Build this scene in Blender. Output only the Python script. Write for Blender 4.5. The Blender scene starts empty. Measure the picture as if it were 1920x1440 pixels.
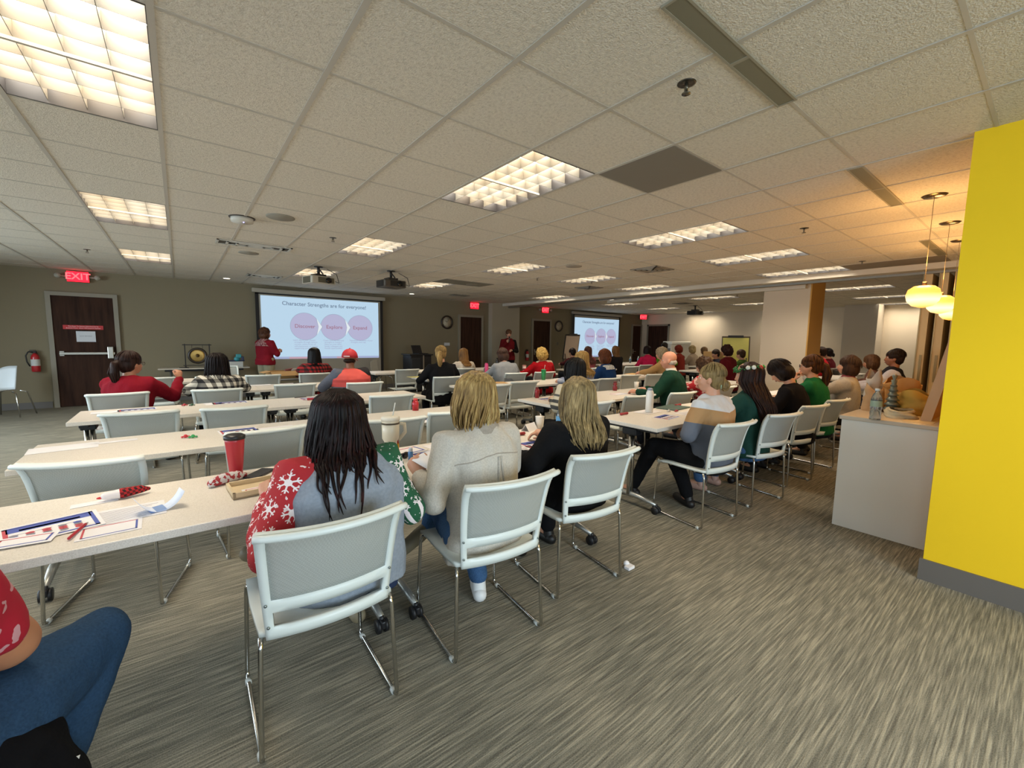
import bpy, bmesh, math, random
from mathutils import Vector, Matrix, noise
R=random.Random(7); PI=math.pi
sc=bpy.context.scene
COL=sc.collection
# ---------------------------------------------------------------- camera
FPX,YAW,PIT,ROL=797.7,.6635,.1034,-.0158
ZC,HC=1.43,2.62
cy_,sy_=math.cos(YAW),math.sin(YAW); cp_,sp_=math.cos(PIT),math.sin(PIT); cr_,sr_=math.cos(ROL),math.sin(ROL)
R0=Vector((cy_,-sy_,0)); FH=Vector((sy_,cy_,0)); FW=FH*cp_-Vector((0,0,sp_)); U0=FH*sp_+Vector((0,0,cp_))
CR=R0*cr_-U0*sr_; CU=R0*sr_+U0*cr_
cam=bpy.data.objects.new('camera',bpy.data.cameras.new('camera')); COL.objects.link(cam)
cam.data.sensor_width=36; cam.data.lens=FPX/1920*36; cam.data.clip_start=.05; cam.data.clip_end=100
M=Matrix.Identity(4)
for i in range(3): M[i][0]=CR[i]; M[i][1]=CU[i]; M[i][2]=-FW[i]
M[2][3]=ZC; cam.matrix_world=M; sc.camera=cam
def at(px,py,z=None,x=None,y=None):
    """point of the room seen at a place of the photograph, on the plane z=, x= or y="""
    d=CR*((px-960)/FPX)+CU*(-(py-720)/FPX)+FW
    o=Vector((0,0,ZC)); k,v=(2,z) if z is not None else ((0,x) if x is not None else (1,y))
    p=o+d*((v-o[k])/d[k])
    if z is not None and .739<z<.76 and TABS:      # lies on a table top: keep it inside the nearest one
        def q(t):
            x0,x1,y0,y1=t; yy=min(max(p.y,y0+.06),y1-.06); xx=p.x*yy/p.y if p.y else p.x; xx2=min(max(xx,x0+.08),x1-.08); return (math.hypot(xx2-p.x,yy-p.y),xx2,yy)
        b=min(q(t) for t in TABS); p.x,p.y=b[1],b[2]
    return p
TABS=[]
# ---------------------------------------------------------------- materials
def lin(c):
    if isinstance(c,str): c=[int(c[i:i+2],16) for i in (0,2,4)]
    return tuple(((v/255)/12.92 if v/255<=.04045 else ((v/255+.055)/1.055)**2.4) for v in c[:3])+(1,)
class NT:
    def __init__(s,name):
        s.m=bpy.data.materials.new(name); s.m.use_nodes=True; s.t=s.m.node_tree; s.t.nodes.clear()
        s.out=s.n('ShaderNodeOutputMaterial'); s.b=s.n('ShaderNodeBsdfPrincipled'); s.l(s.b.outputs[0],s.out.inputs[0])
    def n(s,t,**k):
        n=s.t.nodes.new(t)
        for a,b in k.items(): setattr(n,a,b)
        return n
    def l(s,a,b): s.t.links.new(a,b)
    def v(s,sock,x):
        if hasattr(x,'is_linked') or isinstance(x,bpy.types.NodeSocket): s.l(x,sock)
        else: sock.default_value=x
    def math(s,op,a,b=0.,c=None,clamp=False):
        n=s.n('ShaderNodeMath',operation=op,use_clamp=clamp); s.v(n.inputs[0],a); s.v(n.inputs[1],b)
        if c is not None: s.v(n.inputs[2],c)
        return n.outputs[0]
    def obj(s,scale=(1,1,1),rot=(0,0,0)):
        tc=s.n('ShaderNodeTexCoord'); mp=s.n('ShaderNodeMapping'); s.l(tc.outputs['Object'],mp.inputs[0])
        mp.inputs['Scale'].default_value=scale; mp.inputs['Rotation'].default_value=rot; return mp.outputs[0]
    def noise(s,vec,scale=5,detail=3,rough=.5):
        n=s.n('ShaderNodeTexNoise'); s.l(vec,n.inputs['Vector']); n.inputs['Scale'].default_value=scale
        n.inputs['Detail'].default_value=detail; n.inputs['Roughness'].default_value=rough; return n.outputs['Fac']
    def ramp(s,fac,stops,interp='LINEAR'):
        n=s.n('ShaderNodeValToRGB'); s.l(fac,n.inputs[0]); e=n.color_ramp.elements; n.color_ramp.interpolation=interp
        while len(e)<len(stops): e.new(.5)
        for i,(p,c) in enumerate(stops): e[i].position=p; e[i].color=lin(c) if not isinstance(c,tuple) or len(c)<4 else c
        return n.outputs[0]
    def mix(s,f,a,b,blend='MIX'):
        n=s.n('ShaderNodeMix',data_type='RGBA',blend_type=blend); s.v(n.inputs[0],f)
        for i,x in ((6,a),(7,b)):
            if isinstance(x,str) or (isinstance(x,(tuple,list)) and len(x)==3): x=lin(x)
            s.v(n.inputs[i],x)
        return n.outputs[2]
    def bump(s,h,strength=.3,dist=.01):
        n=s.n('ShaderNodeBump'); n.inputs['Strength'].default_value=strength; n.inputs['Distance'].default_value=dist
        s.l(h,n.inputs['Height']); s.l(n.outputs[0],s.b.inputs['Normal'])
    def base(s,c): s.v(s.b.inputs['Base Color'],lin(c) if isinstance(c,str) or len(c)==3 else c) if not isinstance(c,bpy.types.NodeSocket) else s.l(c,s.b.inputs['Base Color'])
    def set(s,**k):
        for a,b in k.items(): s.b.inputs[a.replace('_',' ')].default_value=b
_mc={}
def plain(c,rough=.6,metal=0,grain=0,spec=.5,emit=None,es=1,trans=0,coat=0,alpha=None):
    key=(c,rough,metal,grain,spec,emit,es,trans,coat,alpha)
    if key in _mc: return _mc[key]
    t=NT('m_'+str(c)); t.set(Roughness=rough,Metallic=metal); t.b.inputs['Specular IOR Level'].default_value=spec
    if trans: t.b.inputs['Transmission Weight'].default_value=trans
    if coat: t.b.inputs['Coat Weight'].default_value=coat
    if alpha is not None: t.b.inputs['Alpha'].default_value=alpha
    if grain:
        f=t.noise(t.obj(),grain,4); L=lin(c); t.base(t.mix(f,tuple(x*.82 for x in L[:3])+(1,),tuple(min(1,x*1.15) for x in L[:3])+(1,))); t.bump(f,.15,.004)
    else: t.base(c)
    if emit: t.b.inputs['Emission Color'].default_value=lin(emit); t.b.inputs['Emission Strength'].default_value=es
    _mc[key]=t.m; return t.m
def fabric(c,c2=None,scale=90,fold=6,rough=.9):
    key=('fab',c,c2,scale)
    if key in _mc: return _mc[key]
    t=NT('fabric'); o=t.obj(); f=t.noise(o,scale,2); g=t.noise(o,fold,3)
    L=lin(c); L2=lin(c2) if c2 else L
    col=t.mix(f,tuple(x*.8 for x in L[:3])+(1,),tuple(min(1,x*1.2) for x in L2[:3])+(1,))
    t.base(col); t.set(Roughness=rough); t.b.inputs['Specular IOR Level'].default_value=.12
    t.b.inputs['Sheen Weight'].default_value=.0
    h=t.math('ADD',t.math('MULTIPLY',f,.15),g); t.bump(h,.5,.02); _mc[key]=t.m; return t.m
def check(c1,c2,c3,size=.07):
    """woven check: bands across x and z of the garment"""
    t=NT('check_fabric'); o=t.obj(); sx=t.n('ShaderNodeSeparateXYZ'); t.l(o,sx.inputs[0])
    def band(s): return t.math('GREATER_THAN',t.math('FRACT',t.math('DIVIDE',s,size)),.5)
    a=band(t.math('ADD',sx.outputs[0],t.math('MULTIPLY',sx.outputs[1],.7))); b=band(sx.outputs[2])
    s=t.math('MULTIPLY',t.math('ADD',a,b),.5)
    t.base(t.ramp(s,[(0,c1),(.4,c2),(.9,c3)],'CONSTANT')); t.set(Roughness=.9); t.bump(t.noise(o,6,3),.5,.02); return t.m
def bands(stops,axis=2,lo=0,hi=1,slope=0):
    t=NT('banded_knit'); o=t.obj(); sx=t.n('ShaderNodeSeparateXYZ'); t.l(o,sx.inputs[0])
    v=sx.outputs[axis]
    if slope: v=t.math('ADD',v,t.math('MULTIPLY',t.math('ABSOLUTE',sx.outputs[0]),slope))
    n=t.n('ShaderNodeMapRange'); t.l(v,n.inputs[0]); n.inputs[1].default_value=lo; n.inputs[2].default_value=hi
    t.base(t.ramp(n.outputs[0],stops,'CONSTANT')); t.set(Roughness=.9); t.bump(t.noise(o,7,3),.5,.02); return t.m
def print_fabric(c1,c2,scale=14,th=.56):
    t=NT('printed_fabric'); o=t.obj(); f=t.noise(o,scale,1.5); t.base(t.mix(t.math('GREATER_THAN',f,th),c1,c2)); t.set(Roughness=.9); t.bump(t.noise(o,6,3),.5,.02); return t.m
def hairmat(c1,c2,c3=None,s=1):
    key=('hair',c1,c2,c3)
    if key in _mc: return _mc[key]
    t=NT('hair'); f=t.noise(t.obj((70*s,70*s,4*s)),1,4,.6); g=t.noise(t.obj((9,9,2.5)),1,2)
    k=t.math('ADD',t.math('MULTIPLY',f,.65),t.math('MULTIPLY',g,.35))
    t.base(t.ramp(k,[(.36,c1),(.55,c2)]+([(.68,c3)] if c3 else []))); t.set(Roughness=.5); t.b.inputs['Specular IOR Level'].default_value=.16
    t.b.inputs['Anisotropic'].default_value=.5
    t.bump(f,.6,.006); _mc[key]=t.m; return t.m
def skinmat(c):
    key=('skin',c)
    if key in _mc: return _mc[key]
    t=NT('skin'); f=t.noise(t.obj(),18,3); L=lin(c)
    t.base(t.mix(f,tuple(x*.85 for x in L[:3])+(1,),(min(1,L[0]*1.12),L[1]*1.02,L[2]*1.0,1))); t.set(Roughness=.5)
    t.b.inputs['Subsurface Weight'].default_value=.08; t.b.inputs['Subsurface Radius'].default_value=(.02,.008,.004); _mc[key]=t.m; return t.m
# ---------------------------------------------------------------- mesh builder
class MB:
    def __init__(s): s.v=[]; s.f=[]; s.mi=[]; s.sm=[]; s.cur=0
    def add(s,vs,fs,smooth=False):
        b=len(s.v); s.v+=[Vector(x) for x in vs]; s.f+=[[b+i for i in f] for f in fs]; s.mi+=[s.cur]*len(fs); s.sm+=[smooth]*len(fs); return s
    def box(s,a,b,bev=0,M=None):
        x0,y0,z0=[min(p,q) for p,q in zip(a,b)]; x1,y1,z1=[max(p,q) for p,q in zip(a,b)]
        if bev>0:
            t=bmesh.new(); bmesh.ops.create_cube(t,size=1)
            for v in t.verts: v.co=Vector((x0+(v.co.x+.5)*(x1-x0),y0+(v.co.y+.5)*(y1-y0),z0+(v.co.z+.5)*(z1-z0)))
            bmesh.ops.bevel(t,geom=t.edges[:],offset=bev,segments=2,affect='EDGES',profile=.5)
            t.verts.index_update(); vs=[v.co.copy() for v in t.verts]; fs=[[v.index for v in f.verts] for f in t.faces]; t.free()
        else:
            vs=[Vector(c) for c in ((x0,y0,z0),(x1,y0,z0),(x1,y1,z0),(x0,y1,z0),(x0,y0,z1),(x1,y0,z1),(x1,y1,z1),(x0,y1,z1))]
            fs=[(3,2,1,0),(4,5,6,7),(0,1,5,4),(1,2,6,5),(2,3,7,6),(3,0,4,7)]
        if M is not None: vs=[M@v for v in vs]
        return s.add(vs,fs)
    def loft(s,rings,closed=True,cap=True,smooth=True):
        n=len(rings[0]); vs=[p for r in rings for p in r]; fs=[]
        for i in range(len(rings)-1):
            for j in range(n if closed else n-1):
                k=(j+1)%n; fs.append((i*n+j,i*n+k,(i+1)*n+k,(i+1)*n+j))
        if cap and closed: fs.append(tuple(range(n))[::-1]); fs.append(tuple((len(rings)-1)*n+j for j in range(n)))
        return s.add(vs,fs,smooth)
    def tube(s,path,rad,n=8,smooth=True,cap=True,flat=1.0):
        path=[Vector(p) for p in path]; rings=[]; 
        if not isinstance(rad,(list,tuple)): rad=[rad]*len(path)
        ref=None
        for i,p in enumerate(path):
            d=(path[min(i+1,len(path)-1)]-path[max(i-1,0)])
            d=d.normalized() if d.length>1e-9 else Vector((0,0,1))
            if ref is None: ref=Vector((0,0,1)) if abs(d.z)<.9 else Vector((1,0,0))
            u=(ref-d*ref.dot(d)); u=u.normalized() if u.length>1e-6 else d.orthogonal().normalized(); w=d.cross(u); ref=u
            rings.append([p+(u*math.cos(2*PI*k/n)*flat+w*math.sin(2*PI*k/n))*rad[i] for k in range(n)])
        return s.loft(rings,True,cap,smooth)
    def rtube(s,path,rad,n=12):
        """tube with round ends"""
        path=[Vector(p) for p in path]; rad=list(rad) if isinstance(rad,(list,tuple)) else [rad]*len(path)
        d0=(path[0]-path[1]).normalized(); d1=(path[-1]-path[-2]).normalized(); P=[];Q=[]
        for k in (.97,.75,.4): P.append(path[0]+d0*rad[0]*k); Q.append(rad[0]*math.sqrt(1-k*k))
        P+=path; Q+=rad
        for k in (.4,.75,.97): P.append(path[-1]+d1*rad[-1]*k); Q.append(rad[-1]*math.sqrt(1-k*k))
        return s.tube(P,Q,n)
    def cyl(s,a,b,r,r2=None,n=16,smooth=True): return s.tube([a,b],[r,r if r2 is None else r2],n,smooth)
    def ell(s,c,r,M=None,nu=16,nv=10):
        c=Vector(c); r=(r,r,r) if isinstance(r,(int,float)) else r; rings=[]
        for i in range(nv+1):
            a=-PI/2+PI*i/nv; a=max(min(a,PI/2-.02),-PI/2+.02)
            ring=[Vector((r[0]*math.cos(a)*math.cos(2*PI*j/nu),r[1]*math.cos(a)*math.sin(2*PI*j/nu),r[2]*math.sin(a))) for j in range(nu)]
            rings.append([c+(M@p if M is not None else p) for p in ring])
        return s.loft(rings)
    def lathe(s,prof,c=(0,0,0),n=24,smooth=True,axis='z',cap=True):
        c=Vector(c); rings=[]
        for r,z in prof:
            ring=[]
            for j in range(n):
                a=2*PI*j/n; q=(r*math.cos(a),r*math.sin(a),z)
                if axis=='y': q=(q[0],-z,q[1])
                if axis=='x': q=(z,q[0],q[1])
                ring.append(c+Vector(q))
            rings.append(ring)
        return s.loft(rings,True,cap,smooth)
    def quad(s,*p): return s.add(p,[tuple(range(len(p)))])
    def sheet(s,fn,nu,nv,th,us=(0,1),vs=(0,1),skip=None,smooth=True):
        """surface fn(u,v) with thickness th; skip(u,v) cuts holes"""
        bm=bmesh.new(); U=us if len(us)>2 else [us[0]+(us[1]-us[0])*i/nu for i in range(nu+1)]; V=vs if len(vs)>2 else [vs[0]+(vs[1]-vs[0])*i/nv for i in range(nv+1)]
        g=[[bm.verts.new(fn(u,v)) for u in U] for v in V]
        for i in range(len(V)-1):
            for j in range(len(U)-1):
                if skip and skip((U[j]+U[j+1])/2,(V[i]+V[i+1])/2): continue
                bm.faces.new((g[i][j],g[i][j+1],g[i+1][j+1],g[i+1][j]))
        bmesh.ops.delete(bm,geom=[v for v in bm.verts if not v.link_faces],context='VERTS')
        if th:
            bm.normal_update(); bmesh.ops.solidify(bm,geom=bm.faces[:],thickness=th)
        bm.verts.index_update(); s.add([v.co.copy() for v in bm.verts],[[v.index for v in f.verts] for f in bm.faces],smooth); bm.free(); return s
    def xf(s,M): s.v=[M@p for p in s.v]; return s
    def mesh(s,name,mats,fix=True):
        me=bpy.data.meshes.new(name); me.from_pydata([tuple(v) for v in s.v],[],s.f)
        for m in (mats if isinstance(mats,(list,tuple)) else [mats]): me.materials.append(m)
        me.polygons.foreach_set('material_index',s.mi); me.polygons.foreach_set('use_smooth',s.sm)
        if fix:
            bm=bmesh.new(); bm.from_mesh(me); bmesh.ops.recalc_face_normals(bm,faces=bm.faces[:]); bm.to_mesh(me); bm.free()
        me.update(); return me
    def build(s,name,mats,parent=None,fix=True,auto=False):
        o=bpy.data.objects.new(name,s.mesh(name,mats,fix)); COL.objects.link(o)
        if parent: o.parent=parent
        return o
def tag(o,label,cat,group=None):
    o['label']=label; o['category']=cat
    if group: o['group']=group
    return o
def thing(name,label,cat,loc=(0,0,0),rz=0,group=None):
    o=bpy.data.objects.new(name,None); COL.objects.link(o); o.empty_display_size=.1
    o.location=loc; o.rotation_euler=(0,0,rz); return tag(o,label,cat,group)
def struct(o): o['kind']='structure'; return o
KIDS={}
def dup(root,loc,rz=0,label=None,group=None,scale=None):
    r=root.copy(); COL.objects.link(r); r.location=loc; r.rotation_euler=(0,0,rz)
    if scale: r.scale=scale
    if label: r['label']=label
    if group: r['group']=group
    def rec(a,b):
        for ch in [o for o in KIDS.get(a.name,[])]:
            c=ch.copy(); COL.objects.link(c); c.parent=b; rec(ch,c)
    rec(root,r); return r
def reg(root):
    """remember the children of a thing and of its parts, for copying"""
    for o in [root]+list(root.children_recursive): KIDS[o.name]=list(o.children)
    return root
BAKE=[]
def remesh(o,voxel,smooth=4,post=None,fac=.5,factor=None):
    m=o.modifiers.new('r','REMESH'); m.mode='VOXEL'; m.voxel_size=voxel; m.use_smooth_shade=True
    s=o.modifiers.new('s','SMOOTH'); s.iterations=smooth; s.factor=fac
    BAKE.append((o,post)); return o
def bake_all():
    dg=bpy.context.evaluated_depsgraph_get()
    res=[(o,bpy.data.meshes.new_from_object(o.evaluated_get(dg),depsgraph=dg),post) for o,post in BAKE]
    for o,me,post in res:
        mats=[m for m in o.data.materials]; o.modifiers.clear(); o.data=me
        if not me.materials:
            for m in mats: me.materials.append(m)
        me.polygons.foreach_set('use_smooth',[True]*len(me.polygons))
        if post: post(o,me)
    BAKE.clear()
def text(body,size,mat,parent,name,M,align='CENTER',bold=0,depth=.001):
    c=bpy.data.curves.new('t','FONT'); c.body=body; c.size=size; c.align_x=align; c.align_y='CENTER'; c.extrude=depth; c.offset=bold; c.resolution_u=3
    o=bpy.data.objects.new('t',c); COL.objects.link(o); TEXTS.append((o,name,mat,parent,M))
TEXTS=[]
def bake_text():
    dg=bpy.context.evaluated_depsgraph_get()
    for o,name,mat,parent,M in TEXTS:
        me=bpy.data.meshes.new_from_object(o.evaluated_get(dg),depsgraph=dg); me.materials.clear(); me.materials.append(mat)
        n=bpy.data.objects.new(name,me); COL.objects.link(n); n.parent=parent; n.matrix_local=M; c=o.data; bpy.data.objects.remove(o); bpy.data.curves.remove(c)
RX90=Matrix.Rotation(PI/2,4,'X')
def wallM(x,y,z): return Matrix.Translation((x,y,z))@RX90      # text on a wall that faces -Y
# ================================================================ ROOM
GX,GY,G=-.021,3.367,.61
def cellxy(i,j): return (GX+G*i,GY+G*j)
X0,X1,Y0,Y1=-5.0,16.6,-3.2,11.75
# floor carpet -----------------------------------------------------
t=NT('carpet'); tc=t.n('ShaderNodeTexCoord')
def mp(sc_): 
    m=t.n('ShaderNodeMapping'); t.l(tc.outputs['Object'],m.inputs[0]); m.inputs['Scale'].default_value=sc_; return m.outputs[0]
a=t.noise(mp((3.2,95,1)),1,2,.5); b=t.noise(mp((7,160,1)),1,2,.5); c=t.noise(mp((.9,1.6,1)),1,2); d=t.noise(mp((220,220,1)),1,2)
k=t.math('ADD',t.math('MULTIPLY',a,.55),t.math('ADD',t.math('MULTIPLY',b,.45),t.math('MULTIPLY',c,.12)))
col=t.ramp(k,[(.38,'44443f'),(.50,'646459'),(.58,'827f71'),(.68,'a8a28e')])
col=t.mix(.35,col,t.ramp(d,[(.3,'555049'),(.7,'a69c8a')])); t.base(col); t.set(Roughness=.95); t.b.inputs['Specular IOR Level'].default_value=.1; t.bump(t.math('ADD',a,t.math('MULTIPLY',d,.6)),.5,.006)
CARPET=t.m
o=MB().box((X0,Y0,-.1),(X1,Y1+.1,0)).build('floor',CARPET); struct(o)
# ceiling ------------------------------------------------------------
t=NT('ceiling_tile'); o_=t.obj(); f=t.noise(o_,55,4,.7); g=t.noise(t.obj((1,1,1)),140,2)
t.base(t.ramp(f,[(.3,'c4bcae'),(.5,'d9d1c2'),(.7,'e1dacb')])); t.set(Roughness=.95); t.b.inputs['Specular IOR Level'].default_value=.05; t.bump(t.math('ADD',f,g),.55,.012); TILE=t.m
LIGHTS=[(i,j) for i in (-1,3,7,10,13) for j in (-2,3,8)]
LIGHTS=[l for l in LIGHTS if l!=(10,8)]+[(18,-2),(18,3),(18,8),(22,-2),(22,3),(22,8),(26,-2),(26,3),(26,8),(3,-8)]+[(-5,3),(-5,-2)]
hole=set()
for i,j in LIGHTS: hole|={(i,j),(i,j+1)}
SLOTS=[(2.37,4.01,-3.98),(6.03,7.99,-3.95),(10.99,13.0,-3.8)]
m=MB()
for i in range(-9,29):
    for j in range(-11,15):
        if (i,j) in hole: continue
        x,y=cellxy(i,j); xa,xb=max(x,X0),min(x+G,X1); ya,yb=max(y,Y0),min(y+G,Y1)
        if xb>xa and yb>ya: m.quad((xa,ya,HC),(xa,yb,HC),(xb,yb,HC),(xb,ya,HC))
struct(m.build('ceiling',TILE,fix=False))
m=MB()
for i in range(-8,29): x=GX+G*i; m.box((x-.012,Y0,HC-.004),(x+.012,Y1,HC+.012))
for j in range(-10,14): y=GY+G*j; m.box((X0,y-.0085,HC-.002),(X1,y+.0085,HC+.012))
struct(m.build('trim_1',plain('b9b2a6',.7)))
struct(MB().box((X0,Y0,HC+.25),(X1,Y1,HC+.3)).build('ceiling_slab',plain('3a3835',.9)))
# walls -----------------------------------------------------------------
def wallmat(c):
    t=NT('painted_wall'); f=t.noise(t.obj(),160,3); g=t.noise(t.obj(),1.5,2); L=lin(c)
    t.base(t.mix(g,tuple(x*.96 for x in L[:3])+(1,),tuple(min(1,x*1.04) for x in L[:3])+(1,))); t.set(Roughness=.85); t.b.inputs['Specular IOR Level'].default_value=.25; t.bump(f,.12,.003); return t.m
TAUPE=wallmat('877d66'); WARM=wallmat('dccfb9'); YEL=wallmat('f4cb22'); BASEB=plain('67625d',.6); FRAME=plain('8f8878',.55)
def wall(name,a,b,mat): return struct(MB().box(a,b).build(name,mat))
T=HC+.1
wall('wall_front',(X0,Y1,0),(X1,Y1+.1,T),TAUPE)
wall('wall_far',(X1,Y0,0),(X1+.1,Y1+.1,T),WARM)
wall('wall_right',(3.75,-.95,0),(X1,-.65,T),WARM)
wall('wall_yellow',(3.55,Y0,.0),(3.75,.40,T),YEL)
struct(MB().box((3.535,Y0,0),(3.55,.415,.13)).box((3.55,.40,0),(3.75,.415,.13)).build('baseboard_yellow',BASEB))
# window walls: beside the rows (left) and behind the camera
def windowed(name,axis,pos,u0,u1,wins,mat,outward):
    m=MB()
    def bx(ua,ub,za,zb):
        if axis=='x': m.box((pos,ua,za),(pos+outward*.12,ub,zb))
        else: m.box((ua,pos,za),(ub,pos+outward*.12,zb))
    z0,z1=.8,2.35; bx(u0,u1,0,z0); bx(u0,u1,z1,T); p=u0
    for a,b in wins: bx(p,a,z0,z1); p=b
    bx(p,u1,z0,z1); struct(m.build(name,mat))
WL=[(-2.4,-.4),(0,2.0),(2.4,4.4),(4.8,6.8),(7.2,9.2)]; WB=[(-4.4,-2.4),(-2,0),(.4,2.4)]
windowed('wall_left','x',X0,Y0,Y1,WL,TAUPE,-1); windowed('wall_back','y',Y0,X0,3.75,WB,TAUPE,-1)
WF=plain('d9d9d6',.4); n=0
GL=plain('ffffff',.02,trans=1)
for k,(a,b) in enumerate(WL+WB):
    n+=1; left=k<len(WL); m=MB(); 
    for (p,q,r,s_) in ((a,a+.05,.8,2.35),(b-.05,b,.8,2.35),(a,b,.8,.85),(a,b,2.3,2.35),((a+b)/2-.02,(a+b)/2+.02,.8,2.35)):
        if left: m.box((X0-.09,p,r),(X0-.03,q,s_))
        else: m.box((p,Y0-.09,r),(q,Y0-.03,s_))
    struct(m.build('window_%d'%n,WF))
    L=bpy.data.lights.new('daylight','AREA'); L.shape='RECTANGLE'; L.size=b-a-.1; L.size_y=1.4; L.energy=([8,9,14,34,50]+[5,8,36])[k]; L.spread=math.radians(140); L.color=(.74,.90,1.0)  # unseen rear right window given extra light to brighten the right-hand floor
    lo=bpy.data.objects.new('daylight',L); COL.objects.link(lo)
    if left: lo.location=(X0+.40,(a+b)/2,1.57); lo.rotation_euler=(0,-PI/2+.45,0)
    else: lo.location=((a+b)/2,Y0+.40,1.57); lo.rotation_euler=(PI/2-.45,0,0)
# baseboards
def bb(name,segs): 
    m=MB()
    for a,b in segs: m.box(a,b)
    struct(m.build(name,BASEB))
bb('baseboard_front',[((X0,Y1-.015,0),(-1.96,Y1,.12)),((-.93,Y1-.015,0),(6.98,Y1,.12)),((7.92,Y1-.015,0),(10.03,Y1,.12)),((10.98,Y1-.015,0),(15.85,Y1,.12))])
bb('baseboard_far',[((X1-.015,-.65,0),(X1,10.3,.12))])
# pilaster + soffit + column
struct(MB().box((8.15,Y1-.22,0),(9.3,Y1,HC)).build('pilaster',wallmat('a9a18e')))
struct(MB().box((8.56,-.65,2.535),(9.15,Y1,HC+.02)).build('ceiling_soffit',wallmat('cdc6b8')))
struct(MB().box((8.8,-.65,2.50),(8.87,Y1-.2,2.535)).build('trim_2',plain('7d786d',.4,.5)))
struct(MB().box((9.25,2.92,0),(9.95,3.72,HC)).build('column',[wallmat('cfc3b0')]))
struct(MB().box((9.248,2.9,0),(9.95,2.922,HC)).build('column_face',wallmat('c79b58')))
struct(MB().box((9.15,2.98,2.46),(9.26,7.6,2.53)).build('trim_3',plain('cfc8ba',.6)))
struct(MB().box((9.235,2.9,0),(9.25,3.74,.12)).build('baseboard_column',BASEB))
struct(MB().box((15.9,3.3,0),(X1,4.1,HC)).build('pillar',wallmat('c3b9a8')))
struct(MB().box((15.5,3.9,0),(15.9,4.05,.01)).build('trim_4',BASEB))
# ---------------- doors
DOOR=None
t=NT('dark_wood_door'); f=t.noise(t.obj((14,14,1.2)),1,4,.6); t.base(t.ramp(f,[(.35,'2e1d16'),(.65,'432c20')])); t.set(Roughness=.7); t.b.inputs['Specular IOR Level'].default_value=.15; DOOR=t.m
STEEL=plain('b4b0a6',.3,.9); DARK=plain('1c1b1a',.5)
def door(n,xa,xb,y,h=2.13,fr=.07,bar=False):
    d=struct(MB().box((xa,y-.03,.01),(xb,y-.0,h)).build('door_%d'%n,DOOR))
    m=MB().box((xa-fr,y-.05,0),(xa,y,h+fr)).box((xb,y-.05,0),(xb+fr,y,h+fr)).box((xa,y-.05,h),(xb,y,h+fr)); m.build('door_frame',FRAME,d)
    if bar:
        m=MB().box((xa+.06,y-.10,1.01),(xb-.02,y-.06,1.06),.008).box((xa+.06,y-.07,.99),(xa+.12,y-.03,1.08)).box((xb-.13,y-.11,.93),(xb-.04,y-.03,1.17),.01); m.build('push_bar',STEEL,d)
    else: MB().cyl((xb-.75 if 0 else xa+.08,y-.03,1.0),(xa+.08,y-.09,1.0),.012).tube([(xa+.08,y-.09,1),(xa+.2,y-.09,1)],.011).box((xa+.05,y-.036,.9),(xa+.11,y-.03,1.1)).build('door_handle',STEEL,d)
    return d
d1=door(1,-1.86,-1.00,Y1,bar=True)
# red warning strip and notice on door 1
s=MB(); s.box((-1.73,Y1-.036,1.50),(-1.17,Y1-.031,1.58)); s=s.build('warning_strip',plain('c22a2c',.5)); tag(s,'red warning strip with two lines of white lettering on the dark exit door','sign')
text('This Door To Remain Unlocked During',.026,plain('f2dcdc',.6),s,'lettering',wallM(-1.45,Y1-.037,1.558))
text('Business Hours. Alarm Will Sound If Opened',.026,plain('f2dcdc',.6),s,'lettering',wallM(-1.45,Y1-.037,1.524))
s=MB().box((-1.56,Y1-.034,1.26),(-1.29,Y1-.031,1.465)).build('paper_notice',plain('d5d8dc',.7)); tag(s,'white paper notice taped to the dark exit door under the red strip','notice')
text('NOT AN EXIT',.028,plain('8f96a0',.6),s,'lettering',wallM(-1.425,Y1-.035,1.37))
door(2,7.05,7.85,Y1); door(3,10.10,10.91,Y1); door(4,15.92,16.5,Y1)
# door in the far wall
d5=struct(MB().box((X1-.03,10.40,.01),(X1,11.36,2.13)).build('door_5',DOOR))
MB().box((X1-.05,10.33,0),(X1,10.40,2.2)).box((X1-.05,11.36,0),(X1,11.43,2.2)).box((X1-.05,10.33,2.13),(X1,11.43,2.2)).build('door_frame',FRAME,d5)
# ---------------- luminaires
EM=NT('diffuser'); f=EM.noise(EM.obj(),5,2); g_=EM.ramp(f,[(.35,'ffe7c4'),(.65,'fff6e6')])
EM.base('e8e4da'); EM.l(g_,EM.b.inputs['Emission Color']); EM.b.inputs['Emission Strength'].default_value=9.6
LOUV=plain('6e6a61',.45); RIM=plain('2e2b2b',.5)
def luminaire(label,loc):
    r=thing('ceiling_light',label,'light',loc,0,'recessed ceiling light panels')
    W,L_=.59,1.20
    MB().quad((-W/2,-L_/2,.09),(W/2,-L_/2,.09),(W/2,L_/2,.09),(-W/2,L_/2,.09)).build('diffuser',EM.m,r,fix=False)
    m=MB()
    for k in range(1,4): x=-W/2+W*k/4; m.box((x-.0012,-L_/2,.014),(x+.0012,L_/2,.086))
    for k in range(1,8): y=-L_/2+L_*k/8; m.box((-W/2,y-.0012,.014),(W/2,y+.0012,.086))
    m.build('louver',LOUV,r)
    m=MB()
    for a,b in (((-.303,-.608,-.002),(-.29,.608,.095)),((.29,-.608,-.002),(.303,.608,.095)),((-.29,-.608,-.002),(.29,-.597,.095)),((-.29,.597,-.002),(.29,.608,.095))): m.box(a,b)
    m.build('frame',RIM,r)
    return r
lum=None
RN={-2:'nearest',3:'middle',8:'farthest',-8:'rear'}
CNm={-1:'over the left end of the left tables',3:'over the right end of the left tables',7:'over the centre aisle tables',10:'over the centre of the right tables',13:'just before the ceiling soffit',18:'in the far room just past the soffit',22:'midway across the far room',26:'at the far wall of the far room',-5:'beside the window wall'}
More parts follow.
